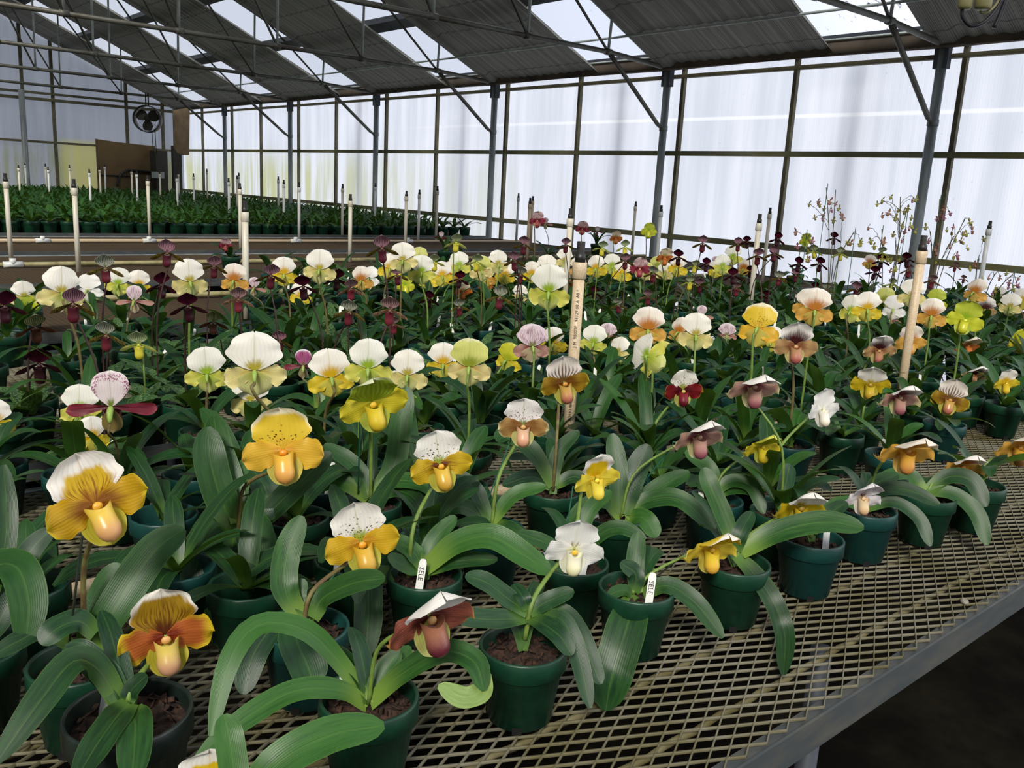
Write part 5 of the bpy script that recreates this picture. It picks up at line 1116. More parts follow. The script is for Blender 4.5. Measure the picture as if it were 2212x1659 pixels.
# ------------------------------------------------------------------ hand-laid leaves of the near plants
# (plant id, midrib in the picture as (u, v, nearer/farther metres), width px, tone)
LEAVES = [
 ('P1', [(200, 1400, 0), (245, 1320, .0), (330, 1195, .03), (398, 1142, .05)], 78, 'leaf'),
 ('P1', [(185, 1395, 0), (205, 1330, .0), (240, 1255, .02), (272, 1224, .03)], 62, 'leaf'),
 ('P1', [(205, 1370, -.02), (170, 1342, -.03), (120, 1360, -.05), (88, 1392, -.06)], 56, 'leafd'),
 ('PX', [(-60, 1400, 0), (-20, 1240, 0), (35, 1225, -.02), (62, 1300, -.04), (55, 1392, -.05)], 78, 'leaf'),
 ('PX', [(-50, 1395, 0), (-5, 1270, .02), (14, 1130, .04), (8, 1004, .06)], 46, 'leaf'),
 ('PX', [(-55, 1400, 0), (0, 1340, 0), (60, 1200, .03), (115, 1140, .05)], 50, 'leafd'),
 ('P1', [(160, 1400, 0), (95, 1365, -.02), (40, 1385, -.04), (-20, 1420, -.06)], 44, 'leaf'),
 ('P2', [(270, 1525, 0), (232, 1465, 0), (180, 1415, 0), (138, 1398, .0)], 62, 'leafd'),
 ('P2', [(262, 1528, 0), (215, 1450, -.01), (160, 1428, -.04), (90, 1510, -.08), (-10, 1650, -.12)], 66, 'leaf'),
 ('P2', [(280, 1520, -.01), (255, 1545, -.04), (215, 1600, -.08), (165, 1680, -.12)], 66, 'leaf'),
 ('P2', [(284, 1530, -.01), (292, 1570, -.05), (285, 1690, -.10)], 72, 'leaf'),
 ('P2', [(275, 1520, 0), (285, 1490, 0), (318, 1458, .0)], 40, 'leafd'),
 ('P7', [(795, 1525, 0), (740, 1440, 0), (660, 1362, -.02), (560, 1350, -.04), (495, 1430, -.07), (455, 1590, -.10)], 50, 'leafl'),
 ('P7', [(792, 1525, 0), (735, 1492, -.02), (640, 1492, -.05), (540, 1545, -.08), (425, 1635, -.11)], 52, 'leafl'),
 ('P7', [(798, 1515, 0), (825, 1455, .01), (865, 1405, .02)], 42, 'leafl'),
 ('P7', [(800, 1515, 0), (850, 1450, .02), (885, 1395, .04)], 36, 'leafl'),
 ('P7', [(800, 1520, 0), (870, 1455, -.01), (960, 1408, -.02), (1025, 1430, -.035), (1045, 1492, -.055)], 54, 'leafl'),
 ('P7', [(1046, 1455, -.036), (1040, 1494, -.05), (1000, 1508, -.066), (946, 1482, -.074)], 50, 'leafp'),
 ('P0', [(505, 1790, .0), (590, 1660, .0), (710, 1590, .02), (830, 1567, .04)], 84, 'leafl'),
 ('P0', [(498, 1790, .0), (508, 1700, .01), (496, 1600, .02), (484, 1543, .03)], 62, 'leafl'),
 ('P6', [(650, 1335, 0), (615, 1270, 0), (622, 1190, .02), (652, 1114, .04)], 58, 'leafl'),
 ('P6', [(675, 1335, 0), (700, 1290, 0), (770, 1258, -.02), (832, 1250, -.03)], 56, 'leaf'),
 ('P6', [(645, 1340, -.02), (640, 1380, -.06), (665, 1440, -.08), (678, 1480, -.09)], 82, 'leafd'),
 ('P6', [(640, 1340, 0), (590, 1355, -.03), (545, 1420, -.06), (525, 1500, -.08)], 62, 'leafd'),
 ('P6', [(660, 1330, 0), (645, 1290, .01), (655, 1250, .02)], 34, 'leaf'),
 ('P5', [(845, 1240, .0), (800, 1255, -.02), (796, 1330, -.05), (790, 1420, -.08)], 62, 'leaf'),
 ('P3', [(505, 1140, 0), (478, 1080, -.01), (455, 1000, -.01), (448, 922, .0)], 70, 'leaf'),
 ('P3', [(515, 1130, 0), (500, 1040, .02), (470, 950, .03), (462, 898, .03)], 52, 'leafl'),
 ('P3', [(500, 1140, 0), (462, 1140, -.03), (428, 1210, -.06), (412, 1300, -.08)], 64, 'leaf'),
 ('P3', [(520, 1140, 0), (545, 1140, -.03), (562, 1230, -.06), (562, 1338, -.08)], 82, 'leaf'),
 ('P3', [(508, 1145, 0), (500, 1190, -.04), (480, 1290, -.08), (488, 1408, -.10)], 76, 'leaf'),
 ('P3', [(540, 1150, 0), (595, 1095, 0), (660, 1030, 0), (716, 978, .01)], 56, 'leaf'),
 ('P3', [(535, 1130, 0), (570, 1105, 0), (575, 1060, .01), (545, 1012, .03)], 60, 'leafd'),
 ('P3', [(515, 1130, 0), (515, 1060, .02), (535, 990, .05)], 44, 'leafl'),
 ('P5', [(920, 1228, 0), (985, 1175, -.01), (1060, 1160, -.02), (1125, 1195, -.03), (1190, 1240, -.05)], 60, 'leafl'),
 ('P5', [(915, 1228, 0), (890, 1190, 0), (845, 1160, .0)], 40, 'leafl'),
 ('P5', [(920, 1222, 0), (935, 1170, .01), (985, 1115, .03)], 38, 'leafl'),
 ('P5', [(925, 1235, 0), (990, 1212, .0), (1075, 1208, .0)], 36, 'leaf'),
 ('P5', [(912, 1232, 0), (880, 1225, -.01), (838, 1200, -.02)], 36, 'leafl'),
 ('P8', [(1140, 1325, 0), (1100, 1295, 0), (1050, 1258, .0), (1005, 1243, .0)], 44, 'leafd'),
 ('P8', [(1135, 1335, 0), (1085, 1338, -.02), (1020, 1335, -.04), (965, 1318, -.05)], 48, 'leafd'),
 ('P8', [(1145, 1325, 0), (1180, 1300, 0), (1240, 1276, .0)], 40, 'leafd'),
 ('P8', [(1145, 1335, 0), (1178, 1350, -.03), (1210, 1375, -.05), (1236, 1415, -.06)], 46, 'leafd'),
 ('P8', [(1155, 1325, 0), (1215, 1320, .0), (1255, 1370, -.02), (1282, 1440, -.04), (1298, 1478, -.05)], 40, 'leafd'),
 ('P8', [(1155, 1332, 0), (1215, 1340, -.02), (1250, 1420, -.04), (1275, 1530, -.06)], 42, 'leafd'),
 ('P8', [(1140, 1318, 0), (1130, 1290, .0), (1108, 1262, .02)], 32, 'leafd'),
 ('P14', [(1380, 1290, 0), (1362, 1330, -.04), (1340, 1400, -.07), (1320, 1470, -.09), (1308, 1535, -.10)], 88, 'leaf'),
 ('P14', [(1375, 1280, 0), (1372, 1220, .01), (1380, 1148, .03)], 40, 'leafl'),
 ('P14', [(1370, 1280, 0), (1372, 1240, .0), (1340, 1215, .0)], 38, 'leafd'),
 ('P14', [(1370, 1288, 0), (1345, 1275, -.01), (1312, 1288, -.02)], 28, 'leaf'),
 ('P14', [(1390, 1285, 0), (1440, 1265, -.01), (1500, 1300, -.02), (1562, 1378, -.05)], 44, 'leaf'),
 ('P15', [(1590, 1200, 0), (1625, 1235, -.02), (1668, 1295, -.05), (1695, 1370, -.07), (1692, 1458, -.09)], 44, 'leaf'),
 ('P15', [(1600, 1195, 0), (1680, 1150, .0), (1780, 1128, .0), (1866, 1140, -.01)], 54, 'leafl'),
 ('P15', [(1590, 1190, 0), (1600, 1150, 0), (1625, 1105, .02)], 36, 'leafd'),
 ('P15', [(1588, 1190, 0), (1565, 1120, .01), (1535, 1050, .02), (1520, 1010, .03)], 40, 'leafl'),
 ('P13', [(1350, 1115, 0), (1400, 1082, .0), (1470, 1080, -.02), (1545, 1145, -.04)], 44, 'leafl'),
 ('P13', [(1345, 1110, 0), (1365, 1040, .01), (1400, 960, .03)], 52, 'leafd'),
 ('P13', [(1335, 1110, 0), (1335, 1020, .01), (1322, 936, .03)], 42, 'leaf'),
 ('P13', [(1350, 1115, 0), (1420, 1055, .02), (1490, 1020, .03)], 40, 'leafl'),
 ('P13', [(1340, 1120, 0), (1310, 1085, 0), (1270, 1090, 0), (1225, 1130, -.02)], 36, 'leafl'),
 ('P13', [(1350, 1122, 0), (1390, 1120, -.03), (1420, 1160, -.05)], 44, 'leafl'),
 ('P9', [(1235, 1225, 0), (1290, 1160, -.01), (1340, 1140, -.02), (1395, 1165, -.03)], 36, 'leafl'),
 ('P9', [(1230, 1222, 0), (1190, 1180, .0), (1120, 1150, .0)], 36, 'leafl'),
 ('P9', [(1240, 1220, 0), (1270, 1110, .02), (1320, 1060, .04)], 34, 'leafl'),
 ('P9', [(1235, 1225, 0), (1200, 1230, -.02), (1140, 1210, -.02)], 34, 'leaf'),
 ('P17', [(1872, 1098, 0), (1900, 1060, 0), (1960, 1058, -.01), (2030, 1090, -.03)], 34, 'leaf'),
 ('P17', [(1872, 1100, 0), (1930, 1085, -.01), (1985, 1120, -.03), (2010, 1180, -.05)], 30, 'leafd'),
 ('P17', [(1868, 1098, 0), (1830, 1085, 0), (1780, 1100, -.02)], 32, 'leafl'),
 ('P17', [(1874, 1095, 0), (1895, 1045, .01), (1940, 1025, .02)], 34, 'leaf'),
 ('P18', [(2003, 1062, 0), (2050, 1030, 0), (2100, 1040, -.02), (2130, 1095, -.04)], 40, 'leaf'),
 ('P18', [(2000, 1062, 0), (2060, 1068, -.02), (2110, 1110, -.04), (2132, 1178, -.06)], 36, 'leaf'),
 ('P18', [(1998, 1060, 0), (1960, 1025, .01), (1900, 1030, .0)], 32, 'leafl'),
 ('P16', [(1752, 1150, 0), (1720, 1110, 0), (1680, 1100, .0)], 34, 'leafl'),
 ('P16', [(1755, 1150, 0), (1790, 1110, .01), (1830, 1085, .02)], 34, 'leaf'),
 ('P20', [(1542, 1065, 0), (1580, 1040, 0), (1625, 1052, -.01), (1650, 1110, -.03)], 34, 'leaf'),
 ('P20', [(1540, 1065, 0), (1505, 1040, 0), (1485, 1048, -.01)], 30, 'leaf'),
 ('P20', [(1545, 1068, 0), (1590, 1055, 0), (1640, 1062, .0)], 30, 'leafl'),
 ('P20', [(1542, 1062, 0), (1530, 1010, .01), (1480, 975, .02)], 36, 'leafl'),
 ('P11', [(1195, 1050, 0), (1150, 975, .01), (1095, 940, .02), (1075, 955, .0)], 40, 'leaf'),
 ('P11', [(1190, 1052, 0), (1150, 1030, .0), (1085, 1048, -.02)], 36, 'leafd'),
 ('P11', [(1200, 1050, 0), (1240, 1030, 0), (1290, 1052, -.02)], 32, 'leaf'),
 ('P11', [(1195, 1050, 0), (1205, 980, .02), (1250, 930, .04)], 32, 'leaf'),
 ('P10', [(1062, 1130, 0), (1110, 1070, .0), (1180, 1050, .0)], 34, 'leafl'),
 ('P10', [(1060, 1130, 0), (1000, 1095, -.01), (930, 1105, -.03)], 40, 'leaf'),
 ('P10', [(1058, 1125, 0), (1020, 1050, .01), (960, 1020, .02)], 36, 'leafd'),
 ('P10', [(1065, 1132, 0), (1110, 1150, -.03), (1135, 1200, -.05)], 40, 'leaf'),
 ('P4', [(800, 1075, 0), (850, 1010, .01), (868, 900, .02), (880, 835, .03)], 48, 'leaf'),
 ('P4', [(795, 1078, 0), (730, 1040, 0), (660, 1060, -.02), (610, 1110, -.04)], 46, 'leafl'),
 ('P4', [(800, 1078, 0), (850, 1040, .0), (925, 1050, -.02), (980, 1110, -.04)], 40, 'leafl'),
 ('P4', [(798, 1075, 0), (770, 1010, .01), (700, 960, .02)], 38, 'leaf'),
 ('P4', [(802, 1078, 0), (860, 1060, 0), (900, 1085, -.03), (910, 1140, -.05)], 38, 'leaf'),
]

LV = defaultdict(list)
for (pid, pts, wpx, tone) in LEAVES: LV[pid].append((pts, wpx, tone))
CAMR = Vector((math.cos(YAW), -math.sin(YAW), 0))

def add_tag(t, pos, lean, letters=False, c='tag', h=.05, w=.0115):
    """white plastic name tag; pos is the local foot, lean tilts it"""
    fwd = Vector((pos.x, pos.y, 0))
    ax = CAMR; up = (UP+CAMR*lean+Vector((-math.sin(YAW), -math.cos(YAW), 0))*-.25).normalized(); n = ax.cross(up).normalized(); ax = up.cross(n).normalized()
    m = MB(); pr = [(-1, 0), (1, 0), (1, .9), (.7, .985), (0, 1.0), (-.7, .985), (-1, .9)]
    vs = [pos+ax*(x*w/2)+up*(y*h)+n*s*.0005 for s in (-1, 1) for x, y in pr]; k = len(pr)
    m.add(vs, [tuple(range(k)), tuple(range(k, 2*k))[::-1]]+[(i, i+k, (i+1) % k+k, (i+1) % k) for i in range(k)])
    o = m.build('plant_tag', M[c], t, False)
    if letters:
        me = text_mesh('SELE', .0105, 'lettering')
        toeye = EYE-(t.location+pos)
        nn = n if n.dot(toeye) > 0 else -n
        for v_ in me.vertices:
            x, y = v_.co.x, v_.co.y-.0037
            v_.co = pos+up*(h-.012-x)+ax*y+nn*.0009
        l = link('lettering', me, M['ink'], o)
    return o

def build_flower(t, P_, rr):
    sc = SC[P_['sch']]; fk = 'b' if P_['form'] == 'c' and abs(P_['yaw']) > 120 else P_['form']; S = FS[fk][P_['i'] % len(FS[fk])]
    p = P_['p']; hv = Vector((EYE.x-p.x, EYE.y-p.y)); psi = math.atan2(hv.x, -hv.y)+math.radians(P_['yaw'])
    rot = Matrix.Rotation(psi, 4, 'Z') @ Matrix.Rotation(math.radians(P_['nod']), 4, 'X') @ Matrix.Rotation(-math.radians(P_['roll']), 4, 'Y')
    f = bpy.data.objects.new('flower', S['flower']); col.objects.link(f); f.parent = t
    objmat(f, M[sc.get('o', 'ovary') if P_['form'] != 'm' else ('ovaryb' if P_['sch'] != 'ML' else 'ovary')] if sc.get('o') != 'stemp' else M['ovaryb'])
    loc = p-t.location
    f.matrix_local = Matrix.Translation(loc) @ rot @ Matrix.Scale(P_['span'], 4)
    for nm, key in (('dorsal_sepal', 'd'), ('petal1', 'p'), ('petal-1', 'p'), ('lower_sepal', 's'), ('pouch', 'k'), ('staminode', 'tm')):
        o = bpy.data.objects.new('petal' if nm.startswith('petal') else nm, S[nm]); col.objects.link(o); o.parent = f
        if key == 'd':
            objmat(o, sc['d'], sc.get('db', sc['d'])); hd = P_['op'].get('hood', 0)
            if hd: o.matrix_local = Matrix.Rotation(math.radians(hd), 4, 'X')
        else: objmat(o, sc[key])
    return loc+(rot.to_3x3() @ (OVEND*P_['span'])), rot

for P_ in PLANTS:
    rr = random.Random(1000+P_['i']); op = P_['op']
    pot = P_['pot']; near = P_['d'] < 2.3
    t = thing('potted_orchid', pot, P_['lab'], 'orchid', 'slipper orchids in bloom on the benches')
    black = op.get('black'); h = .112 if black else PH
    po = bpy.data.objects.new('pot', POTK if black else (POTM if near else POTS)); col.objects.link(po); po.parent = t
    objmat(po, M['potk'] if black else M['potb'] if op.get('blue') or rr.random() < .2 else M['pot'])
    if near:
        so = bpy.data.objects.new('potting_mix', SOIL); col.objects.link(so); so.parent = t; so.location = (0, 0, h-.018); so.rotation_euler = (0, 0, rr.uniform(0, 6)); 
        if black: so.scale = (1.13, 1.13, 1)
    crown = Vector((rr.uniform(-.008, .008), rr.uniform(-.008, .008), h-.012))
    pid = op.get('id') if op.get('id') in LV else None
    if pid: # crown at the foot of the hand-laid leaves
        u0, v0 = LV[pid][0][0][0][:2]
        cd = depth(pot+Vector((0, 0, h)))
    if pid:
        nb = 0
        for pts, wpx, tone in LV[pid]:
            Q = []
            for (u, v, dz) in pts:
                d = cd+dz; q = at(u, v, d)
                zmin = zb(q.y)+.012
                if q.y > .5:
                    k = 0
                    while q.z < zmin and k < 60: d *= .992; q = at(u, v, d); k += 1
                Q.append(q-pot)
            if nb == 0: crown = Vector(Q[0]); 
            nb += 1
            m = MB(); dm = depth(Q[len(Q)//2]+pot)
            toe = (EYE-(Q[len(Q)//2]+pot)).normalized()
            blade_strip(m, Q, wpx*dm/F, 18, .13, leaf_prof, ref=(UP*.55+toe*.8).normalized(), wave=.05)
            m.build('leaf', M[tone], t)
        for k in range(2):
            o = bpy.data.objects.new('leaf', LEAFV[rr.randrange(12)]); col.objects.link(o); o.parent = t; o.location = Vector((0, 0, h-.01)); o.rotation_euler = (0, 0, rr.uniform(.3, 1.9)); s = .7; o.scale = (s, s, s); objmat(o, M['leafd'])
        crown = Vector((0, 0, h-.012))*.5+Vector((crown.x, crown.y, max(h-.012, min(crown.z, h+.02))))*.5
    elif near:
        a0 = rr.uniform(0, 6.28); mott = P_['form'] == 'm'
        for k in range(7):
            V = MOTV if mott else LEAFV
            o = bpy.data.objects.new('leaf', V[rr.randrange(len(V))]); col.objects.link(o); o.parent = t; o.location = crown+Vector((0, 0, .002*k))
            o.rotation_euler = (0, 0, a0+k*math.pi+(k//2)*1.05+rr.uniform(-.25, .25)); s = rr.uniform(.8, 1.15); o.scale = (s, s, s)
            objmat(o, M['leafm'] if mott else M[rr.choice(['leaf', 'leaf', 'leafd', 'leafl'])])
    else:
        mott = P_['form'] == 'm' and rr.random() < .75
        V = ROSM if mott else ROS
        o = bpy.data.objects.new('foliage', V[rr.randrange(len(V))]); col.objects.link(o); o.parent = t; o.location = crown; o.rotation_euler = (0, 0, rr.uniform(0, 6.28)); s = rr.uniform(.85, 1.15); o.scale = (s, s, s)
        objmat(o, M['leafm'] if mott else M[rr.choice(['leaf', 'leafd', 'leaf'])])
    oe, rot = build_flower(t, P_, rr)
    # stem
    sc = SC[P_['sch']]; sm = M['stemp'] if P_['form'] == 'm' and P_['sch'] != 'ML' else M[rr.choice(['stemg', 'stemg', 'stemb'])] if P_['form'] != 'w' else M['stemb']
    if op.get('stemto'): oe2 = oe
    dn = Vector((0, 0, -1)); hgt = oe.z-crown.z
    bk = rot.to_3x3() @ Vector((0, 1, -.8)); bk.normalize()
    c1 = crown+Vector((0, 0, max(.02, hgt*.45)))*.9+(oe-crown)*.18
    c2 = oe+bk*min(.02, abs(hgt)*.2)
    m = MB(); r0 = .0028 if P_['form'] == 'c' else .0021
    cv = catmull([crown, c1, c2, oe], 16); m.tube(cv, [r0*1.15]*8+[r0]*9, 8 if near else 5); m.build('flower_stem', sm, t)
    if op.get('stake'):
        a = crown+Vector((rr.uniform(-.012, .012), .014, -.03)); b = cv[10]+Vector((0, 0, .0))
        side = CAMR*-.016; top = b+side
        ring = [b+Vector((math.cos(q)*.006, math.sin(q)*.006, 0)) for q in [x*6.28/10 for x in range(11)]]
        m = MB(); m.tube([a+side, top-Vector((0, 0, .006)), top+Vector((0, 0, .001)), b+side*.4]+ring, .0014, 6); m.build('stake', M['stake'] if rr.random() < .6 else M['stakeg'], t)
    tg = op.get('tag')
    if tg == 1:
        u, v = op['tagpx']; q = at(u, v, depth(pot+Vector((0, 0, h)))-.035)-pot
        L_ = .06; add_tag(t, q-Vector((0, 0, L_*.52)), .1, True, h=L_)
    elif tg: add_tag(t, Vector((-.018, .03, h-.02)) if tg == 2 else Vector((.0, -.03, h-.02)), rr.uniform(-.2, .2), False, h=.045)
    elif rr.random() < .35: add_tag(t, Vector((rr.uniform(-.03, .03), rr.uniform(-.03, .03), h-.02)), rr.uniform(-.3, .3), False, h=rr.uniform(.04, .075), w=.010)

def hand_leaves(t, pot, pid, cd):
    for pts, wpx, tone in LV[pid]:
        Q = [at(u, v, cd+dz)-pot for (u, v, dz) in pts]; m = MB(); toe = (EYE-(Q[len(Q)//2]+pot)).normalized()
        blade_strip(m, Q, wpx*depth(Q[len(Q)//2]+pot)/F, 18, .13, leaf_prof, ref=(UP*.55+toe*.8).normalized(), wave=.05); m.build('leaf', M[tone], t)
q = atz(-60, 1400, .78+PH); q.z = .781
t = thing('leafy_orchid', q, 'leafy orchid whose broad leaves reach in at the left edge, lower part', 'orchid')
po = bpy.data.objects.new('pot', POTM); col.objects.link(po); po.parent = t; objmat(po, M['pot']); hand_leaves(t, q, 'PX', depth(q+Vector((0, 0, PH))))
for k, P_ in enumerate(FILL):
    rr = random.Random(5000+k); pot = P_['pot']; d = depth(pot)
    t = thing('leafy_orchid', pot, 'leafy green orchid without a bloom standing among the flowering pots', 'orchid', 'orchids without blooms among the flowering ones')
    po = bpy.data.objects.new('pot', POTS); col.objects.link(po); po.parent = t; objmat(po, M['potb'] if rr.random() < .2 else M['pot'])
    mott = pot.y > 1.9 and rr.random() < .5
    V = ROSM if mott else ROS
    o = bpy.data.objects.new('foliage', V[rr.randrange(len(V))]); col.objects.link(o); o.parent = t; o.location = (0, 0, PH-.012); o.rotation_euler = (0, 0, rr.uniform(0, 6.28)); s = rr.uniform(.8, 1.2); o.scale = (s, s, s)
    objmat(o, M['leafm'] if mott else M[rr.choice(['leaf', 'leafd', 'leaf'])])
    if rr.random() < .2: add_tag(t, Vector((rr.uniform(-.03, .03), rr.uniform(-.03, .03), PH-.02)), rr.uniform(-.3, .3), False, h=rr.uniform(.05, .09), w=.010)

# ------------------------------------------------------------------ leafy rows on the far benches
FROS = [rosette(8, .17, .030, seed=70+i, seg=5, el=(20, 70), dr=(30, 110), z0=.0) for i in range(6)]
for k, me in enumerate(FROS): me.materials.append(M[('leafl', 'leafl', 'leaf')[k % 3]])
FPOT = pot_mesh(.066, .054, .115, 12); FPOT.materials.append(M['pot']); FPOT.materials.append(M['ink'])
cells = []
for j in range(60):
    y = 8.22+.15*j
    for i in range(40):
        x = 6.28-.15*i+R.uniform(-.02, .02)
        if x < .05: continue
        q = Vector((x, y, .99)); d = depth(q); u = W/2+F*(q-EYE).dot(_r)/d
        if u < -60: continue
        if j > 0 and x > 6.28-.02*j and j < 6: continue
        if y > 17.3: continue
        cells.append((d, x, y+R.uniform(-.02, .02)))
# the front row shows most, then whatever lies nearest
cells.sort(key=lambda c: c[0] if c[2] > 8.3 else c[0]-50)
for k, (d, x, y) in enumerate(cells[:300]):
    rr = random.Random(9000+k)
    t = link('leafy_plant', FROS[rr.randrange(6)]); t.location = (x, y, .875+.105+.0); t.rotation_euler = (0, 0, rr.uniform(0, 6.28)); s = rr.uniform(.85, 1.2); t.scale = (s, s, s)
    tag(t, 'young leafy green orchid in a dark pot in the far left rows', 'plant', 'leafy plants in the far rows')
    po = bpy.data.objects.new('pot', FPOT); col.objects.link(po); po.parent = t; po.matrix_parent_inverse = Matrix.Identity(4)
    po.location = (0, 0, -.104/s); po.scale = (1/s, 1/s, 1/s)
m = MB(); rr = random.Random(77)
for (d, x, y) in cells[300:]:
    a0 = rr.uniform(0, 6.28)
    for k in range(7):
        pts = [p+Vector((x, y, .985)) for p in leaf_curve(a0+k*2.4, rr.uniform(.11, .2), math.radians(rr.uniform(15, 70)), math.radians(rr.uniform(30, 110)), 3)]
        P3 = pts; s = None; w = .015; vs = []; uv = []
        for i, p in enumerate(P3):
            tt = (P3[min(i+1, 3)]-P3[max(i-1, 0)]); sd = tt.cross(UP); sd.normalize(); ww = w*(.7, 1, .9, .12)[i]
            vs += [p-sd*ww, p+sd*ww]; uv += [(.1, i/3), (.9, i/3)]
        m.add(vs, [(0, 1, 3, 2), (2, 3, 5, 4), (4, 5, 7, 6)], uv)
    m.lathe([(.05, .878), (.062, .985), (.0, .975)], 7, c=(x, y, 0), mi=1)
tag(m.build('leafy_plants', [M['leafl'], M['pot']]), 'mass of small leafy plants at the back of the far benches', 'plants', kind='stuff')

# ------------------------------------------------------------------ branching orchids by the wall, many small blooms on thin twigs
def blossom(t, p, s, rr, tone):
    m = MB()
    for a, L, w in ((90, 1, .75), (-15, .8, .4), (195, .8, .4), (-90, .8, .6)):
        petal(m, (0, 0, 0), math.radians(a), L*.5, w*.6, P_point(2., 2.2), hood=.25, cup=-.1, nu=3, nv=4)
    pouch(m, .3, .17, (0, -.1, -.08), (0, -.2, -.45), n=8, m=5)
    me = m.mesh('blossom'); return me
BL = blossom(None, None, 1, None, None); BL.materials.append(None)
btones = [petal_mat('#7a7a34', '#a09a50', '#b4a070'), petal_mat('#8a5a4a', '#b0806a', '#c4a090'), petal_mat('#8a8a3a', '#b4b054', '#c8c478'), petal_mat('#7a3a4a', '#a8707a', '#c49aa4')]
sprays = [((1795, 580), 4.3, [(1785, 405, [(1748, 440), (1760, 470), (1805, 440)]), (1805, 410, []), (1845, 500, [(1860, 520), (1820, 470)]), (1740, 505, [(1720, 500), (1755, 520)])], 'twiggy many bloomed orchid with the tallest arching spray, left of three'),
          ((1925, 590), 4.3, [(1945, 425, [(1895, 440), (1905, 432), (1925, 425), (1970, 432), (1980, 430)]), (1960, 450, [(1920, 460), (1935, 470), (1905, 465)]), (1905, 495, [(1880, 520), (1875, 490)]), (1935, 520, [(1930, 505), (1955, 500)])], 'twiggy many bloomed orchid left of the right wall post'),
          ((2020, 595), 4.3, [(2030, 430, [(2040, 450), (2052, 460), (2025, 470)]), (2085, 470, [(2095, 480), (2060, 490), (2100, 490)]), (2060, 510, [(2075, 520), (2055, 500), (2062, 515), (2080, 505)]), (2010, 500, [(2000, 490), (2005, 520)])], 'twiggy many bloomed orchid right of the right wall post'),
          ((2120, 640), 4.5, [(2112, 560, [(2125, 515), (2105, 570)]), (2150, 590, [(2135, 600), (2160, 600), (2175, 590)]), (2190, 590, [(2200, 600), (2180, 610), (2195, 615)])], 'low spray of small brownish orchid blooms at the right edge')]
for (bu, bv), d, br, lab in sprays:
    rr = random.Random(bu); b0 = at(bu, bv, d); base = Vector((min(b0.x, 6.35), b0.y, zb(b0.y)+.001))
    t = thing('branching_orchid', base, lab, 'orchid', 'twiggy many bloomed orchids')
    po = bpy.data.objects.new('pot', POTS); col.objects.link(po); po.parent = t; objmat(po, M['pot'])
    o = bpy.data.objects.new('foliage', ROS[rr.randrange(6)]); col.objects.link(o); o.parent = t; o.location = (0, 0, PH-.01); o.scale = (1.3, 1.3, 1.3); objmat(o, M['leafd'])
    c = Vector((0, 0, PH))
    for (u, v, tips) in br:
        e = at(u, v, d+rr.uniform(-.1, .1))-base; mid = c.lerp(e, .55)+Vector((rr.uniform(-.02, .02), rr.uniform(-.02, .02), .04))
        cv = catmull([c+Vector((rr.uniform(-.02, .02), rr.uniform(-.02, .02), 0)), mid, e], 14)
        m = MB(); m.tube(cv, .0022, 5)
        for (a, b) in tips:
            q = at(a, b, d+rr.uniform(-.06, .06))-base; st = cv[rr.randrange(8, 14)]
            n_ = 9; tw = catmull([st, st.lerp(q, .5)+Vector((0, 0, .025)), q], n_); tw = [x+Vector((rr.uniform(-1, 1), rr.uniform(-1, 1), rr.uniform(-1, 1)))*.003 for x in tw[:-1]]+[q]
            m.tube(tw, .0013, 4)
        m.build('flower_stem', M['twig'], t)
        for (a, b) in tips+[(u+rr.uniform(-18, 18), v+rr.uniform(20, 70)) for _ in range(5)]:
            q = at(a, b, d+rr.uniform(-.06, .06))-base
            o = bpy.data.objects.new('blossom', BL); col.objects.link(o); o.parent = t; o.location = q; s = rr.uniform(.030, .046); o.scale = (s, s, s)
            o.rotation_euler = (rr.uniform(-.3, .5), rr.uniform(-.4, .4), -YAW+rr.uniform(-1, 1)); objmat(o, btones[rr.randrange(4)])
        if rr.random() < .7:
            m = MB(); m.tube([Vector((e.x+.01, e.y, PH-.03)), e+Vector((0.01, 0, .02))], .0018, 5); m.build('stake', M['stake'], t)

# cut petal and dry leaf lying on the mesh
p = atz(2083, 1300, .781); t = MB()
t.lathe([(0, .003), (.006, .005), (.011, .003), (.013, .0005), (.0, .0)], 12); o = t.build('shell_debris', M['debris']); o.location = p; o.scale = (1, .6, 1); o.rotation_euler = (0, 0, .5)
tag(o, 'small pale dry flake lying on the bench mesh near the rim', 'debris')

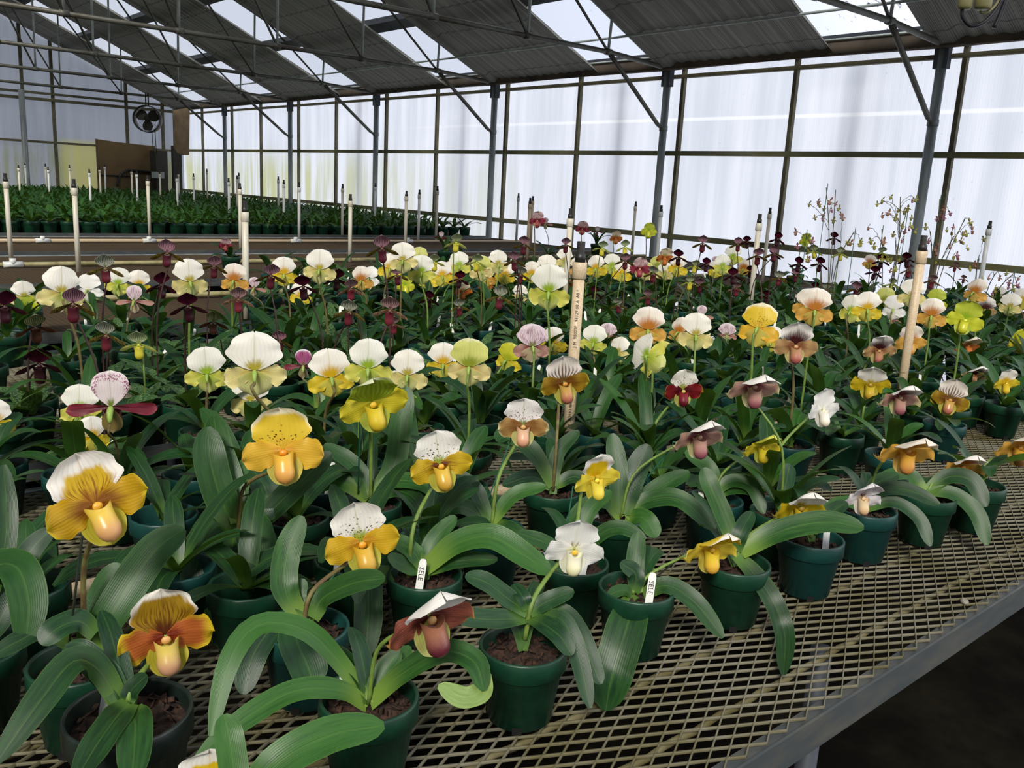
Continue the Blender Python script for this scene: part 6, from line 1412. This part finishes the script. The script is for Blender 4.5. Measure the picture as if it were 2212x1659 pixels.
# ================================================================== daylight
w = bpy.data.worlds.new('sky'); scene.world = w; w.use_nodes = True; nt = w.node_tree; nt.nodes.clear()
tc = nt.nodes.new('ShaderNodeTexCoord'); out = nt.nodes.new('ShaderNodeOutputWorld'); bg = nt.nodes.new('ShaderNodeBackground')
dp = nt.nodes.new('ShaderNodeVectorMath'); dp.operation = 'DOT_PRODUCT'
gd = Vector((.86, -.30, .42)).normalized(); dp.inputs[1].default_value = gd
nt.links.new(tc.outputs['Generated'], dp.inputs[0])
mr = nt.nodes.new('ShaderNodeMapRange'); mr.inputs[1].default_value = -1.; mr.inputs[2].default_value = 1.
nt.links.new(dp.outputs['Value'], mr.inputs[0])
cr = nt.nodes.new('ShaderNodeValToRGB'); cr.color_ramp.interpolation = 'EASE'
e = cr.color_ramp.elements; e[0].position = .30; e[0].color = (.20, .205, .215, 1); e[1].position = 1.; e[1].color = (2.7, 2.66, 2.6, 1)
k = e.new(.60); k.color = (.36, .40, .48, 1); k = e.new(.78); k.color = (.62, .68, .82, 1)
nt.links.new(mr.outputs[0], cr.inputs[0]); nt.links.new(cr.outputs[0], bg.inputs[0]); bg.inputs[1].default_value = 1.0
nt.links.new(bg.outputs[0], out.inputs[0])
sun = bpy.data.lights.new('sun', 'SUN'); sun.energy = 3.3; sun.angle = math.radians(14); sun.color = (1, .95, .86)
so = bpy.data.objects.new('sun', sun); col.objects.link(so)
sd = Vector((-.60, -.50, .63)).normalized(); so.rotation_euler = sd.to_track_quat('Z', 'Y').to_euler()

vs_ = scene.view_settings; vs_.view_transform = 'Standard'; vs_.look = 'None'; vs_.exposure = 0.08; vs_.gamma = 1.0; vs_.use_curve_mapping = False
scene.cycles.use_denoising = True; scene.cycles.max_bounces = 7; scene.cycles.diffuse_bounces = 4; scene.cycles.glossy_bounces = 2; scene.cycles.transmission_bounces = 4; scene.cycles.transparent_max_bounces = 10
scene.cycles.sample_clamp_indirect = 6; scene.cycles.caustics_reflective = False; scene.cycles.caustics_refractive = False
